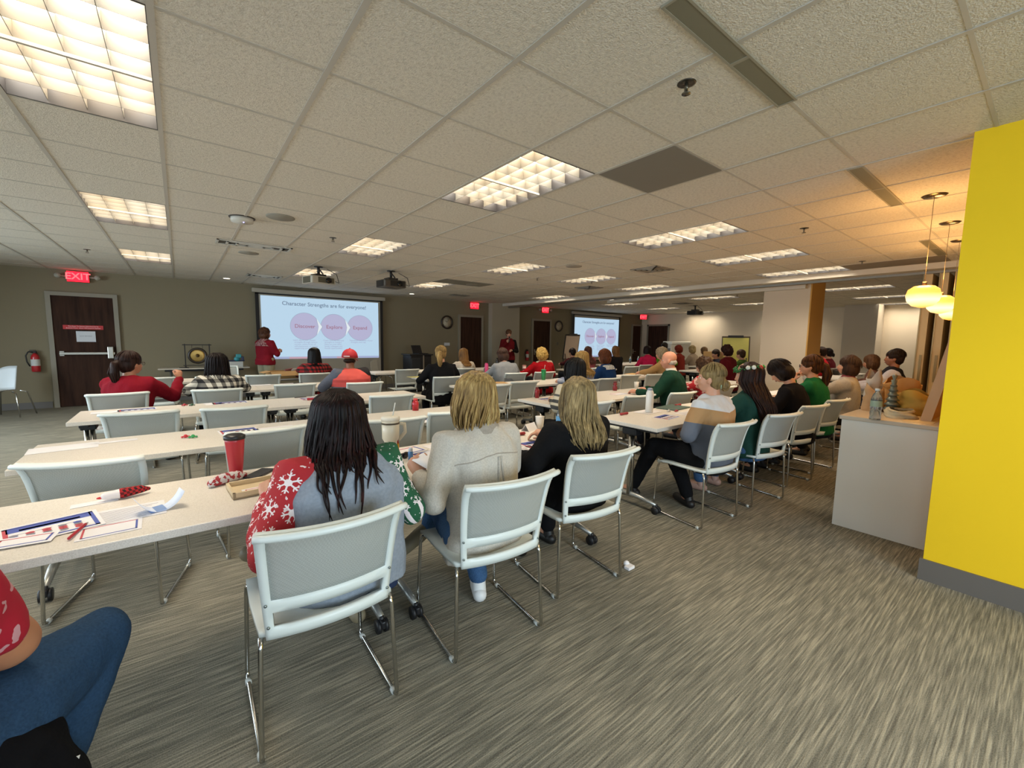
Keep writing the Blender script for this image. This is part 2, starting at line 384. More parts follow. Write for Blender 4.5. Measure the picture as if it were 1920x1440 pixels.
for i,j in LIGHTS:
    x,y=cellxy(i,j); lab='rectangular gridded ceiling light panel, %s one %s'%(RN[j],CNm[i]); loc=(x+G/2,y+G,HC)
    if lum is None: lum=reg(luminaire(lab,loc))
    else: dup(lum,loc,0,lab)
# grey panel
x,y=cellxy(4,-3); tag(MB().box((x+.01,y+.01,HC-.006),(x+G-.01,y+G-.01,HC-.001)).build('ceiling_panel',plain('7b756b',.8)),'flat grey ceiling panel beside the centre light panel','panel')
x,y=cellxy(7,7); tag(MB().box((x+.02,y+.02,HC-.006),(x+2*G-.02,y+G-.02,HC-.001)).build('ceiling_panel',plain('7a776c',.8)),'grey ceiling panel near the presenter holding the microphone','panel')
x,y=cellxy(13,-3); tag(MB().box((x+.02,y-.5,HC-.006),(x+G-.02,y+G-.02,HC-.001)).build('ceiling_panel',plain('8a8073',.8)),'brownish ceiling panel at the end of the light panel before the soffit','panel')
for n_,(a,b,j) in enumerate(SLOTS):
    xa,xb=GX+G*a,GX+G*b; yy=GY+G*j
    r=thing('slot_vent',['long slot air vent at the top of the ceiling, near the sprinkler','slot air vent in the ceiling before the pendant lamps','slot air vent in the ceiling beyond the pendant lamps'][n_],'vent',((xa+xb)/2,yy-.0,HC),0,'slot vents')
    h=(xb-xa)/2
    MB().box((-h,-.035,-.006),(h,.035,-.001)).build('slot',plain('76725f',.5),r)
    MB().box((-h,.035,-.008),(h,.045,0)).box((-h,-.045,-.008),(h,-.035,0)).box((-.01,-.035,-.008),(.01,.035,0)).box((-h-.01,-.045,-.008),(-h,.045,0)).box((h,-.045,-.008),(h+.01,.045,0)).build('frame',plain('948e7c',.5),r)
def vent(label,cx,cy,wx=.55,wy=.55,m1='8d877b'):
    r=thing('ceiling_vent',label,'vent',(cx,cy,HC),0,'ceiling air vents')
    MB().box((-wx/2,-wy/2,-.004),(wx/2,wy/2,-.001)).build('backing',plain('4c473f',.7),r)
    m=MB()
    for k in range(4):
        a,b=wx/2*(1-k*.25),wy/2*(1-k*.25); w=.025
        for p,q in (((-a,-b),(a,-b+w)),((-a,b-w),(a,b)),((-a,-b),(-a+w,b)),((a-w,-b),(a,b))): m.box((p[0],p[1],-.012-.004*k),(q[0],q[1],-.003))
    m.build('louver',plain(m1,.5),r)
vent('white louvred air vent above the plaid shirt row, beside a round speaker',.86,6.67,.85,.3,'c9c5ba')
vent('louvred air vent near the top left corner of the large projection screen',1.41,9.9,.6,.4,'c9c5ba')
vent('square air vent between the light panels over the right tables',6.2,4.24,.5,.5,'a29a8c')
vent('square air vent beyond the row of light panels before the soffit',7.3,6.6,.45,.45)
vent('square air vent near the second exit sign',6.1,10.2,.5,.3)
vent('square air vent in the far room near the projector',12.2,7.2,.45,.45)
vent('small square air vent in the far room beside the column',12.9,4.5,.4,.4)
def disc(name,label,cat,x,y,r,h,c,g=None,e=None):
    o=MB().lathe([(r*.97,-h),(r,-h*.6),(r,0)],(0,0,0),28).build(name,plain(c,.7) if not e else plain(c,.5,emit=e,es=1.2)); o.location=(x,y,HC-.001); tag(o,label,cat,g); return o
disc('ceiling_speaker','round grey ceiling speaker beside the wireless router dome','speaker',.87,4.93,.13,.008,'8f8a7d','ceiling speakers')
disc('ceiling_speaker','round grey ceiling speaker just past the white louvred vent','speaker',.86,7.32,.13,.008,'8f8a7d','ceiling speakers')
disc('ceiling_speaker','round ceiling speaker over the middle tables','speaker',5.05,4.9,.13,.008,'9a9183','ceiling speakers')
disc('ceiling_speaker','round ceiling speaker near the grey panel by the second exit sign','speaker',5.1,7.99,.13,.008,'8f8a7d','ceiling speakers')
w=disc('wireless_router','white domed wireless router with a blue light on the ceiling','router',.57,5.22,.10,.045,'c5c0b4')
MB().lathe([(.115,-.01),(.12,0)],(0,0,.004),24).build('mount',plain('3b342d',.6),w); MB().ell((.01,-.02,-.046),.006).build('status_light',plain('9090ff',.5,emit='8888ff',es=3),w)
for k,(x,y,l) in enumerate([(.86,10.89,'over the front wall left of the large screen'),(5.02,10.87,'to the right of the large screen'),(9.58,5.41,'first past the soffit'),(9.86,8.03,'past the soffit toward the small screen')]):
    disc('downlight','small round recessed downlight %s'%l,'light',x,y,.06,.004,'e8e4da','downlights','fff4e0')
def sprinkler(label,x,y):
    r=thing('sprinkler',label,'sprinkler',(x,y,HC),0,'fire sprinklers')
    MB().lathe([(.035,-.003),(.042,0)],(0,0,0),18).build('escutcheon',plain('4a463f',.35,.8),r)
    MB().cyl((0,0,0),(0,0,-.03),.008).box((-.012,-.003,-.045),(-.008,.003,-.02)).box((.008,-.003,-.045),(.012,.003,-.02)).lathe([(.02,-.047),(.02,-.044)],(0,0,0),12).build('nozzle',plain('6d6759',.3,.8),r)
for x,y,l in [(1.91,1.17,'nearest the camera, beside the long slot vent'),(5.14,1.73,'over the right tables before the pendant lamps'),(-.97,8.69,'at far left near the lit exit sign'),(1.53,5.51,'beside the light panel over the left tables'),(7.73,1.84,'at the end of the last light panel before the soffit'),(5.5,6.3,'between two light panels over the middle tables'),(6.6,5.9,'close to the light panel before the small projector'),(10.9,5.0,'in the far room past the soffit'),(2.3,9.9,'just behind the white projector'),(4.7,8.9,'by the grey panel toward the front wall')]: sprinkler('small dark metal fire sprinkler '+l,x,y)
# ---------------- screens
SLB=NT('projected_slide'); 
def slidemat(c,e): 
    return plain('3a3a3a',.95,emit=c,es=.40)
S_BG=slidemat('c3e0f6',.68); S_WH=slidemat('eef6fc',.72); S_CI=slidemat('bdbcdc',.5); S_LN=slidemat('8ba6b8',.35); S_TX=slidemat('70849c',.25); S_RD=slidemat('a8788f',.3); S_TK=slidemat('a8a8c8',.4)
SHT=plain('a29b8d',.85); SBL=plain('1d1a1a',.7)
def screen(label,xa,xb,zt,zb,y,im,detail=True):
    r=thing('projection_screen',label,'screen',((xa+xb)/2,y,0)); w=(xb-xa)/2
    MB().box((-w-.06,-.07,zt),(w+.06,.04,zt+.10),.02).build('screen_case',plain('a8a193',.6),r)
    MB().box((-w,-.004,zb),(w,0,zt)).build('sheet',SHT,r)
    MB().box((-w,-.007,zb),(-w+.075,-.004,zt)).box((w-.075,-.007,zb),(w,-.004,zt)).box((-w,-.007,zt-.03),(w,-.004,zt)).build('black_border',SBL,r)
    x0,x1,z0,z1=im[0]-(xa+xb)/2,im[1]-(xa+xb)/2,im[2],im[3]; W=x1-x0; H=z1-z0; yy=-.012
    g=MB().box((x0,yy,z0),(x1,yy+.004,z1)).build('slide',S_BG,r)
    def P(u,v): return (x0+W*u,z0+H*v)
    m=MB(); m2=MB(); rad=.118*W
    cs=[P(.335,.535),P(.585,.535),P(.82,.535)]
    def dsk(mm,c,rr,y_): mm.add([(c[0]+rr*math.cos(2*PI*k/48),y_,c[1]+rr*math.sin(2*PI*k/48)) for k in range(48)],[tuple(range(48))])
    for c in cs: dsk(m2,c,rad+.006,yy-.001)
    m2.build('circle_outlines',S_LN,r)
    for c in cs: dsk(m,c,rad,yy-.002)
    m.build('circles',S_CI,r)
    m=MB(); m3=MB()
    for c in cs[:2]:
        ax=c[0]+rad*.82; tip=c[0]+rad*1.22; hh=rad*.62
        m3.add([(ax-.012,yy-.003,c[1]+hh+.012),(tip+.012,yy-.003,c[1]),(ax-.012,yy-.003,c[1]-hh-.012),(ax+rad*.13,yy-.003,c[1])],[(0,1,2,3)])
        m.add([(ax,yy-.004,c[1]+hh),(tip,yy-.004,c[1]),(ax,yy-.004,c[1]-hh),(ax+rad*.14,yy-.004,c[1])],[(0,1,2,3)])
    m3.build('chevron_outlines',S_LN,r); m.build('chevrons',S_WH,r)
    c=P(.52,.895); text('Character Strengths are for everyone!',.0465*W,S_TX,r,'slide_title',wallM(c[0],yy-.003,c[1]),bold=.0015)
    for c_,w_ in zip(cs,('Discover','Explore','Expand')): text(w_,.046*W,S_RD,r,'slide_word',wallM(c_[0],yy-.004,c_[1]),bold=.0015)
    if detail:
        paras=['Learn about your chosen\n  strengths through various\n  surveys, online forms of\n  self-assessment, or strong\n  supporting system','Coach how you exercise\n  strengths in changes?\n  Have you ever taken\n  family, colleagues and\n  friends opportunities!','Experience the power of your\n  strengths every day']
        for c_,w_ in zip(cs,paras): text(w_,.018*W,S_TK,r,'slide_paragraph',wallM(c_[0]-rad*.85,yy-.003,z0+H*(.24 if w_.count(chr(10))>2 else .295)),'LEFT')
    m=MB().box((x0,yy-.002,z0),(x0+W,yy-.001,z0+H*.035)).build('slide_task_bar',slidemat('a9b4d8',.5),r)
    MB().box((x0+W*.2,yy-.003,z0),(x0+W*.42,yy-.002,z0+H*.03)).box((x0+W*.6,yy-.003,z0),(x0+W*.8,yy-.002,z0+H*.03)).build('task_bar_icons',slidemat('cba7b5',.5),r)
    MB().box((-w,-.02,zb-.03),(w,.01,zb),.008).build('bottom_bar',SBL,r)
    return r
screen('large projection screen with the character strengths slide, left of the dark lectern',1.45,4.50,2.44,.50,Y1-.12,(1.56,4.37,.88,2.38))
screen('smaller projection screen with the same slide, behind the flip chart easel',12.02,14.88,2.46,.66,Y1-.12,(12.12,14.80,.80,2.34))
# ---------------- exit signs, clocks, extinguishers, switches
EXR=plain('e01020',.4,emit='ff1024',es=1.6); EXL=plain('c8505a',.4,emit='ff5c60',es=.9)
def exit_sign(label,loc,rz=0,head=True):
    r=thing('exit_sign',label,'exit sign',loc,rz,'lit exit signs')
    MB().box((-.155,-.03,-.10),(.155,.03,.10),.006).build('housing',plain('c0382f',.5),r)
    MB().box((-.15,-.034,-.095),(.15,-.03,.095)).build('sign_face',EXR,r)
    text('EXIT',.17,EXL,r,'lettering',Matrix.Translation((0,-.036,0))@RX90,bold=.003)
    if head:
        MB().lathe([(.0,-.02),(.035,-.02),(.045,.02),(.045,.05)],(-.27,-.02,0),14,axis='y').lathe([(.0,-.02),(.035,-.02),(.045,.02),(.045,.05)],(.27,-.02,0),14,axis='y').box((-.27,.0,-.012),(.27,.025,.012)).build('emergency_lamps',plain('a7a495',.5),r)
exit_sign('red lit exit sign above the dark door with the red strip',(-1.46,Y1-.05,2.50)); exit_sign('red lit exit sign above the brown door right of the large screen',(7.55,Y1-.05,2.50),head=False)
exit_sign('red lit exit sign above the brown door beside the flip chart',(10.62,Y1-.05,2.53)); exit_sign('red lit exit sign farthest away, right of the small screen',(16.25,Y1-.3,2.52),-.4,False)
def clock(label,x,z,y=Y1):
    r=thing('wall_clock',label,'clock',(x,y,z),0,'wall clocks')
    MB().lathe([(.16,0),(.205,0),(.21,-.03),(.19,-.045),(.165,-.04),(.16,-.02)],(0,0,0),36,axis='y',cap=False).xf(Matrix.Rotation(PI,4,'Z')).build('rim',plain('2c211b',.35),r)
    MB().lathe([(.168,-.0),(.168,.02)],(0,0,0),32,axis='y').build('dial',plain('b7ad96',.6),r)
    m=MB()
    for k in range(12): a=k*PI/6; m.box((-.004,-.024,.125),(.004,-.021,.15),M=Matrix.Rotation(a,4,'Y'))
    m.build('hour_marks',DARK,r)
    MB().box((-.005,-.027,0),(.005,-.025,.09),M=Matrix.Rotation(-1.0,4,'Y')).box((-.003,-.029,0),(.003,-.027,.13),M=Matrix.Rotation(.6,4,'Y')).build('hands',DARK,r)
clock('round dark-rimmed wall clock left of the brown door by the large screen',6.58,1.94); clock('round dark-rimmed wall clock above the flip chart easel',11.38,1.97)
def extinguisher(label,x,y,z):
    r=thing('fire_extinguisher',label,'fire extinguisher',(x,y,z),0,'red fire extinguishers'); r.scale=(.8,.8,.86); RED=plain('b5222a',.3,coat=.4)
    MB().lathe([(0,0),(.07,0),(.075,.02),(.075,.30),(.06,.36),(.025,.39),(.02,.41)],(0,-.09,0),24).build('cylinder',RED,r)
    MB().lathe([(.0765,.13),(.0765,.27)],(0,-.09,0),24,cap=False).build('label_band',plain('c9c9c4',.6),r)
    MB().box((-.025,-.12,.40),(.03,-.06,.44),.006).box((-.09,-.10,.44),(.04,-.08,.452)).box((-.08,-.1,.46),(.02,-.08,.472)).build('valve',plain('2a2422',.4,.5),r)
    MB().tube([(-.02,-.09,.42),(-.1,-.1,.43),(-.14,-.11,.35),(-.13,-.11,.22),(-.09,-.1,.12)],.013).build('hose',DARK,r)
    MB().box((-.03,-.02,.05),(.03,0,.4)).build('bracket',plain('5d2b2a',.5),r)
extinguisher('red fire extinguisher on the left wall beside the white shell chair',-2.12,Y1,.70); extinguisher('red fire extinguisher between the pilaster and the brown door',9.8,Y1,.7)
tag(MB().box((6.49,Y1-.012,1.22),(6.68,Y1,1.31)).build('light_switch',plain('cfd3d6',.5)),'white light switch plate on the wall under the left clock','switch')
tag(MB().box((11.3,Y1-.012,1.26),(11.39,Y1,1.36)).build('light_switch',plain('6d665a',.5)),'small dark thermostat on the wall under the right clock','thermostat')
# ---------------- projectors
def projector(label,loc,c1,c2,rz=0,s=1):
    r=thing('projector',label,'projector',loc,rz,'ceiling projectors'); BK=plain('1f1c1a',.5)
    MB().lathe([(.07,0),(.07,-.012)],(0,0,0),20).cyl((0,0,0),(0,0,-.12),.022).box((-.09,-.09,-.16),(.09,.09,-.13)).box((-.12,-.02,-.15),(-.09,.02,-.17)).tube([(.08,.05,-.15),(.12,.08,-.1),(.02,.03,-.03)],.012).build('ceiling_mount',BK,r)
    MB().box((-.21,-.17,-.30),(.21,.17,-.17),.02).build('body',[plain(c1,.45)],r)
    MB().box((-.214,-.12,-.29),(-.208,.12,-.19)).box((.208,-.12,-.29),(.214,.12,-.19)).box((-.1,-.173,-.28),(.18,-.168,-.19)).build('grille',plain(c2,.6),r)
    MB().lathe([(.05,.17),(.05,.19),(.035,.195)],(.08,0,-.235),20,axis='y').build('lens',plain('0d0d10',.1),r)
    MB().tube([(.2,-.1,-.22),(.3,-.12,-.25),(.3,-.05,-.1),(.15,0,-.02)],.006).build('cable',BK,r)
p=at(597,500,z=HC); projector('white ceiling projector aimed at the large screen',(p.x,p.y,HC),'b3ac9c','55503f',.25)
p=at(733,508,z=HC); projector('black ceiling projector right of the white one',(p.x,p.y,HC),'4a4238','16130f',.1)
p=at(1304,573,z=HC); projector('dark ceiling projector in the far room',(p.x,p.y,HC),'3a352e','16130f',.0)
# ---------------- pendant lamps
GLB=NT('amber_glass'); sx=GLB.n('ShaderNodeTexCoord'); 
GLB.base('d8a860'); sz=GLB.n('ShaderNodeSeparateXYZ'); GLB.l(sx.outputs['Object'],sz.inputs[0]); mr=GLB.n('ShaderNodeMapRange'); GLB.l(sz.outputs[2],mr.inputs[0]); mr.inputs[1].default_value=-.88; mr.inputs[2].default_value=-.70; GLB.l(GLB.ramp(mr.outputs[0],[(0,'f5a53c'),(.35,'fff2b8'),(.65,'f7b24e'),(1,'d9792a')]),GLB.b.inputs['Emission Color']); GLB.b.inputs['Emission Strength'].default_value=.8; GLB.set(Roughness=.3)  # bulb's hot glow painted into the shade's emission colour by height
PL=[('pale amber glass pendant lamp nearest the camera over the counter',4.78,.72,1.83),('amber glass pendant lamp second in the row over the counter',5.92,.76,1.84),('amber glass pendant lamp farthest in the row over the counter',6.98,.80,1.82)]
for lab,x,y,z in PL:
    r=thing('pendant_lamp',lab,'lamp',(x,y,HC),0,'pendant lamps over the counter')
    MB().lathe([(.065,-.012),(.075,-.004),(.08,0)],(0,0,0),24).build('ceiling_rose',plain('6b5b45',.25,.9),r)
    MB().cyl((0,0,0),(0,0,z-HC+.10),.002,n=6).build('cord',plain('85765a',.6,spec=.2),r)
    MB().cyl((0,0,z-HC+.08),(0,0,z-HC+.12),.015).build('lamp_cap',plain('6b5b45',.3,.8),r)
    MB().lathe([(.015,.088),(.062,.084),(.096,.058),(.108,.012),(.098,-.035),(.066,-.072),(.015,-.088)],(0,0,z-HC),32).build('glass_shade',GLB.m,r)
    L=bpy.data.lights.new('pendant_bulb','POINT'); L.energy=9; L.color=(1,.56,.2); L.shadow_soft_size=.12; lo=bpy.data.objects.new('pendant_bulb',L); COL.objects.link(lo); lo.location=(x,y,z+.24)
# ---------------- folding partition stack
for k in range(5):
    r=thing('partition_panel','folded cream partition panel, %s from the yellow wall in the stack at the track end'%['first','second','third','fourth','fifth'][k],'partition',(9.35+.0*k,1.30-.17*k,0),0,'folded partition panels')
    MB().box((-.5,-.05,.02),(.5,.05,2.5)).build('panel',plain('c9b48c',.7),r)
    MB().box((-.51,-.03,.9),(-.5,.0,1.3)).box((-.51,.035,.02),(-.5,.05,2.5)).build('edge_strip',plain('8f7d58',.4,.5),r)
# ================================================================ FURNITURE
t=NT('table_laminate'); f=t.noise(t.obj(),260,2); g=t.noise(t.obj((30,30,30)),1,2)
t.base(t.ramp(f,[(.3,'cfc7bb'),(.5,'ddd6cb'),(.7,'e6dfd5')])); t.set(Roughness=.38); LAM=t.m
EDGE=plain('d6cfc4',.4); CHR=plain('c9c9c6',.16,1); SILV=plain('a9aaa6',.35,.8); BLK=plain('17171a',.5); WPL=plain('dbe2de',.38); 
t=NT('white_mesh'); o_=t.obj((1,1,1)); ck=t.n('ShaderNodeTexChecker'); t.l(o_,ck.inputs[0]); ck.inputs['Scale'].default_value=190
t.base(t.mix(ck.outputs[1],'c2c6c3','aeb3b0')); t.set(Roughness=.7); t.b.inputs['Alpha'].default_value=.86
t.b.inputs['Subsurface Weight'].default_value=0; MESHM=t.m
tr=t.n('ShaderNodeBsdfTranslucent'); tr.inputs[0].default_value=lin('d8dcd8'); ms=t.n('ShaderNodeMixShader'); ms.inputs[0].default_value=.32; t.l(t.b.outputs[0],ms.inputs[1]); t.l(tr.outputs[0],ms.inputs[2]); t.l(ms.outputs[0],t.out.inputs[0])
# ---- nesting table with chrome T legs and casters
def make_table(label,loc,L=1.52,D=.64,castor=True):
    r=thing('training_table',label,'table',loc,0,'white training tables'); H=.74
    MB().box((-L/2,-D/2,H-.032),(L/2,D/2,H),.004).build('tabletop',LAM,r)
    for sx in (-1,1):
        x=sx*(L/2-.09)
        m=MB().cyl((x-.019,-.02,.10),(x-.019,-.02,H-.06),.016,n=14).cyl((x+.019,-.02,.10),(x+.019,-.02,H-.06),.016,n=14)
        m.build('leg',CHR,r)
        m=MB().add([],[]); m.box((x-.03,-D/2+.05,H-.062),(x+.03,D/2-.05,H-.032),.006).box((x-.05,-.09,H-.11),(x+.05,.05,H-.05),.01).build('underframe',BLK,r)
        m=MB(); m.tube([(x,-D/2+.03,.075),(x,-.12,.10),(x,.08,.10),(x,D/2-.03,.075)],[.016,.022,.022,.016],10); ft=m.build('foot',SILV,r)
        if castor:
            for sy in (-1,1):
                y=sy*(D/2-.03); m=MB().cyl((x,y,.05),(x,y,.085),.012).cyl((x-.026,y,.034),(x-.010,y,.034),.033,n=20).cyl((x+.010,y,.034),(x+.026,y,.034),.033,n=20).box((x-.012,y-.035,.03),(x+.012,y+.03,.072),.008); m.build('caster',BLK,r)
    MB().box((-L/2+.12,-.02,H-.07),(L/2-.12,.02,H-.04)).build('beam',BLK,r)
    return r
TB=[]
rowL=[2.20,3.50,4.97,6.6,8.15]; rowM=[2.24,3.55,5.25,6.8,8.4]
order=['nearest','second','third','fourth','fifth']
for i,y in enumerate(rowL):
    for k,x in enumerate((.04,1.56)): TB.append((x,y,0,'white training table, %s half of the %s row on the left'%(('left','right')[k],order[i])))
for i,y in enumerate(rowM):
    for k,x in enumerate((3.72,5.24)): TB.append((x+(.06,0.15,.2,.3,0)[i]*1.0-(.04 if i==0 else 0),y,0,'white training table, %s half of the %s row in the middle block'%(('left','right')[k],order[i])))
TB+=[(7.1,2.24,0,'white training table of the nearest row beside the counter end'),(7.3,3.7,0,'white training table of the second row at the right'),(7.6,5.3,0,'white training table under the cardboard folder at the right'),(8.0,7.2,0,'white training table in front of the flip chart easel')]
TB+=[(11.0,3.0,0,'white training table in the far room, nearest the pillar'),(12.6,3.2,0,'white training table with stacked cups in the far room'),(10.6,5.5,0,'white training table in the far room under the yellow flip chart'),(10.6,8.2,0,'white training table in the far room in front of the small screen'),(12.3,8.6,0,'white training table in the far room by the far doors'),(12.6,6.42,0,'white training table in the far room, second from the far wall')]
TABS+=[(x-.76,x+.76,y-.32,y+.32) for x,y,_,_ in TB]; TABS.append((-.36,1.22,11.1,11.5))
tab0=None
for x,y,rz,lab in TB:
    if tab0 is None: tab0=reg(make_table(lab,(x,y,0)))
    else: dup(tab0,(x,y,0),rz,lab)
# ---- chair: white frame, mesh back, chrome sled base
def make_chair(label,loc,rz=0,name='mesh_back_chair',group='white mesh-back chairs'):
    r=thing(name,label,'chair',loc,rz,group)
    def back(u,v):  # u -1..1, v 0..1 ; local +Y is the front
        z=.435+.395*v; w=.225+.012*v-.02*(1-v)*(abs(u)>0); bow=.055*(1-u*u)*(.55+.45*v)
        y=-.232-.02*v-.050*v*v-.024*max(0,(v-.78)/.22)**2-bow
        return (u*w,y,z)
    us=[-1,-.94,-.88,-.66,-.44,-.22,0,.22,.44,.66,.88,.94,1]; vs=[0,.05,.10,.17,.25,.30,.36,.42,.53,.64,.75,.86,.93,.965,1]
    def skip(u,v):
        if abs(u)<.88 and .10<v<.25: return True
        if abs(u)<.88 and .36<v<.965: return True
    m=MB().sheet(back,0,0,.022,us,vs,skip)
    def rail(u,v): p=back(u,1); return (p[0],p[1]-.018+.03*v,p[2]-.002+.008*v-.012*(v-.5)**2)
    m.tube([Vector(back(u/10,1))+Vector((0,-.008,0)) for u in range(-10,11)],.0125,8)
    m.build('back_frame',WPL,r)
    def back2(u,v): p=Vector(back(u*.92,.34+.645*v)); return p+Vector((0,.006,0))
    MB().sheet(back2,12,8,.003,(-1,1),(0,1)).build('mesh_back',MESHM,r)
    m=MB()
    for sx in (-1,1):
        for v in (.12,.33): p=Vector(back(sx*.95,v)); m.cyl(p+Vector((0,-.002,0)),p+Vector((0,-.006,0)),.005,n=8)
    m.build('screw',plain('9aa5a5',.3,.8),r)
    def seat(u,v): # v 0 rear 1 front
        w=.228-.012*abs(v-.5); y=-.215+.43*v; z=.455-.018*(1-u*u)*(1-abs(v-.4))-.03*max(0,v-.75)**1.5*4+.012*max(0,.15-v)*3
        if v<.25: y-=.05*(1-u*u)*(1-v/.25)*.75
        return (u*w,y,z)
    MB().sheet(seat,10,12,.016,(-1,1),(0,1)).build('seat',WPL,r)
    for sx in (-1,1):
        x=sx*.222
        MB().tube([(x*.9,.12,.435),(x,.17,.432),(x,.195,.42),(x*1.01,.205,.38),(x*1.05,.225,.04),(x*1.05,.222,.018),(x*1.05,.205,.0105),(x*1.05,-.215,.0105),(x*1.05,-.232,.018),(x*1.05,-.236,.04),(x*1.0,-.222,.40),(x*.98,-.21,.44)],.0085,8).build('leg',CHR,r)
    MB().tube([(-.2,.10,.428),(.2,.10,.428)],.008,8).tube([(-.2,-.12,.428),(.2,-.12,.428)],.008,8).build('crossbar',CHR,r)
    for sx in (-1,1):
        for y in (-.2,.19): MB().cyl((sx*.233,y-.012,.009),(sx*.233,y+.012,.009),.0115,n=10).build('glide',plain('c9ccc8',.4),r)
    return r
CH=[
 (.385,1.74,-1,'white mesh-back chair holding the person in the red and green snowflake sleeves'),
 (1.14,1.72,-5,'white mesh-back chair holding the person in the light grey shirt jacket'),
 (1.84,1.78,-8,'white mesh-back chair holding the wavy blonde person in black'),
 (3.34,1.77,-6,'white mesh-back chair holding the person in the white, tan and grey striped sweater'),
 (4.14,1.72,-10,'white mesh-back chair holding the person with the tinsel headband'),
 (4.98,1.75,-8,'white mesh-back chair holding the person with the black bob'),
 (5.72,1.76,-7,'white mesh-back chair holding the person with the ponytail and green top'),
 (-.30,3.08,-11,'empty white chair nearest the camera on the left, behind the loose papers'),
 (.40,3.40,9,'empty white chair behind the red tumbler'),
 (1.27,3.30,0,'empty white chair just right of the cream tumbler'),
 (1.80,3.35,0,'empty white chair hidden partly by the blonde hair of the grey jacket person'),
 (-.23,4.60,0,'empty white chair behind the second left table, leftmost there'),
 (.37,4.50,0,'empty white chair behind the second left table, middle one, in front of the plaid shirt'),
 (1.76,4.57,0,'empty white chair with the small red bottle at its right corner'),
 (-.52,6.06,8,'white chair holding the person in the red cardigan'),
 (.34,6.0,0,'white chair holding the person in the black and white plaid shirt'),
 (1.15,6.15,0,'empty white chair in front of the cardboard box, left of the red cap'),
 (1.95,5.95,0,'white chair holding the man in the red cap'),
 (-.27,7.9,0,'empty white chair beyond the raised hand of the red cardigan person'),
 (.42,7.75,0,'empty white chair just left of the plaid shirt person'),
 (1.02,7.76,0,'empty white chair to the left of the cardboard box'),
 (1.75,7.75,0,'white chair holding the person in the red and black check shirt'),
 (.75,9.55,200,'small white chair at the side table with the gong'),
 (3.45,7.95,0,'empty white chair with a yellow pad beyond it, near the lectern'),
 (3.33,6.2,0,'white chair holding the ponytailed person in black'),
 (3.30,4.85,0,'empty white chair directly right of the blonde hair, left of its twin'),
 (3.92,5.0,0,'empty white chair facing the middle table with the manila envelope'),
 (3.98,6.4,0,'white chair partly hidden behind the manila envelope'),
 (4.80,6.3,0,'white chair holding the person in the grey top'),
 (5.45,6.25,0,'white chair holding the curly blonde person in the red top'),
 (4.58,7.75,0,'white chair holding the person in the cream top with long brown hair'),
 (5.40,7.85,0,'empty white chair behind the pink bottle'),
 (3.25,3.08,0,'white chair holding the person in the striped poncho'),
 (4.06,3.15,0,'empty white chair behind the white water flask'),
 (4.78,3.05,0,'white chair holding the bald man in the green sweater'),
 (5.50,4.75,0,'white chair holding the brown-haired person in the blue hooded top'),
 (6.4,5.0,0,'empty white chair beside the brown paper at the right of the blue hooded top'),
 (5.0,4.75,0,'white chair holding the person with long curly blonde hair'),
 (5.95,3.1,0,'white chair holding the person in the red and white print top'),
 (7.0,4.9,0,'white chair holding the curly grey-haired person in tan'),
 (7.3,1.75,0,'white chair holding the short-haired person in the pale grey top'),
 (8.1,1.8,0,'white chair holding the bearded man in the dark vest'),
 (9.6,6.9,0,'empty white chair near the two water bottles by the small screen'),
 (10.4,7.2,0,'empty white chair beside the person in pink'),
 (8.6,6.6,0,'white chair holding the person in black with light brown hair'),
 (7.4,6.6,0,'white chair holding the dark-haired person in pink and plum'),
]
ch0=None; CHO={}
for x,y,rz,lab in CH:
    a=math.radians(rz-(0 if y<2.97 else 5))
    if ch0 is None: ch0=reg(make_chair(lab,(x,y,0),a)); CHO[lab]=ch0
    else: CHO[lab]=dup(ch0,(x,y,0),a,lab)
# shell chairs by the front wall
def shell_chair(label,loc,rz,c):
    r=thing('shell_chair',label,'chair',loc,rz,'plastic shell chairs'); PL_=plain(c,.35)
    def sh(u,v):
        if v<.5: w=v/.5; y=.22-.42*w; z=.45-.02*w+.02*(u*u); x=u*.22
        else: w=(v-.5)/.5; y=-.20-.10*w; z=.43+.05*w+.36*w; x=u*(.22+.02*w-.03*w*w); z+= -.05*(abs(u)**4)*w
        y+=.03*u*u*(1 if v>.4 else 0); return (x,y,z)
    MB().sheet(sh,12,16,.012).build('shell_seat',PL_,r)
    for sx in (-1,1):
        for sy in (-1,1): MB().tube([(sx*.1,sy*.1,.43),(sx*.17,sy*.15,.4),(sx*.23,sy*.22,.0)],.01,8).build('leg',CHR,r)
    return r
shell_chair('white plastic shell chair by the left wall beside the fire extinguisher',(-2.33,10.9,0),math.radians(165),'d6dde0')
shell_chair('beige plastic shell chair beside the dark lectern',(4.2,10.9,0),math.radians(190),'a8a498')
# side table with gong
def side_table(label,xa,xb,y,D=.5):
    r=thing('side_table',label,'table',((xa+xb)/2,y,0)); w=(xb-xa)/2
    MB().box((-w,-D/2,.715),(w,D/2,.74),.004).build('tabletop',plain('b9b2a4',.4),r)
    for sx in (-1,1):
        MB().cyl((sx*(w-.2),0,.06),(sx*(w-.2),0,.7),.022).build('leg',plain('77756f',.4,.5),r)
        MB().tube([(sx*(w-.2),-D/2+.04,.03),(sx*(w-.2),D/2-.04,.03)],.018).box((sx*(w-.2)-.04,-.2,.67),(sx*(w-.2)+.04,.2,.715)).build('foot',BLK,r)
    MB().box((-w+.1,-.02,.66),(w-.1,.02,.715)).build('beam',BLK,r)
    return r
side_table('narrow pale side table against the front wall carrying the gong',-.36,1.22,11.3)
g=thing('gong','brass gong hanging in a black square frame on the side table','gong',(.30,11.25,.74))
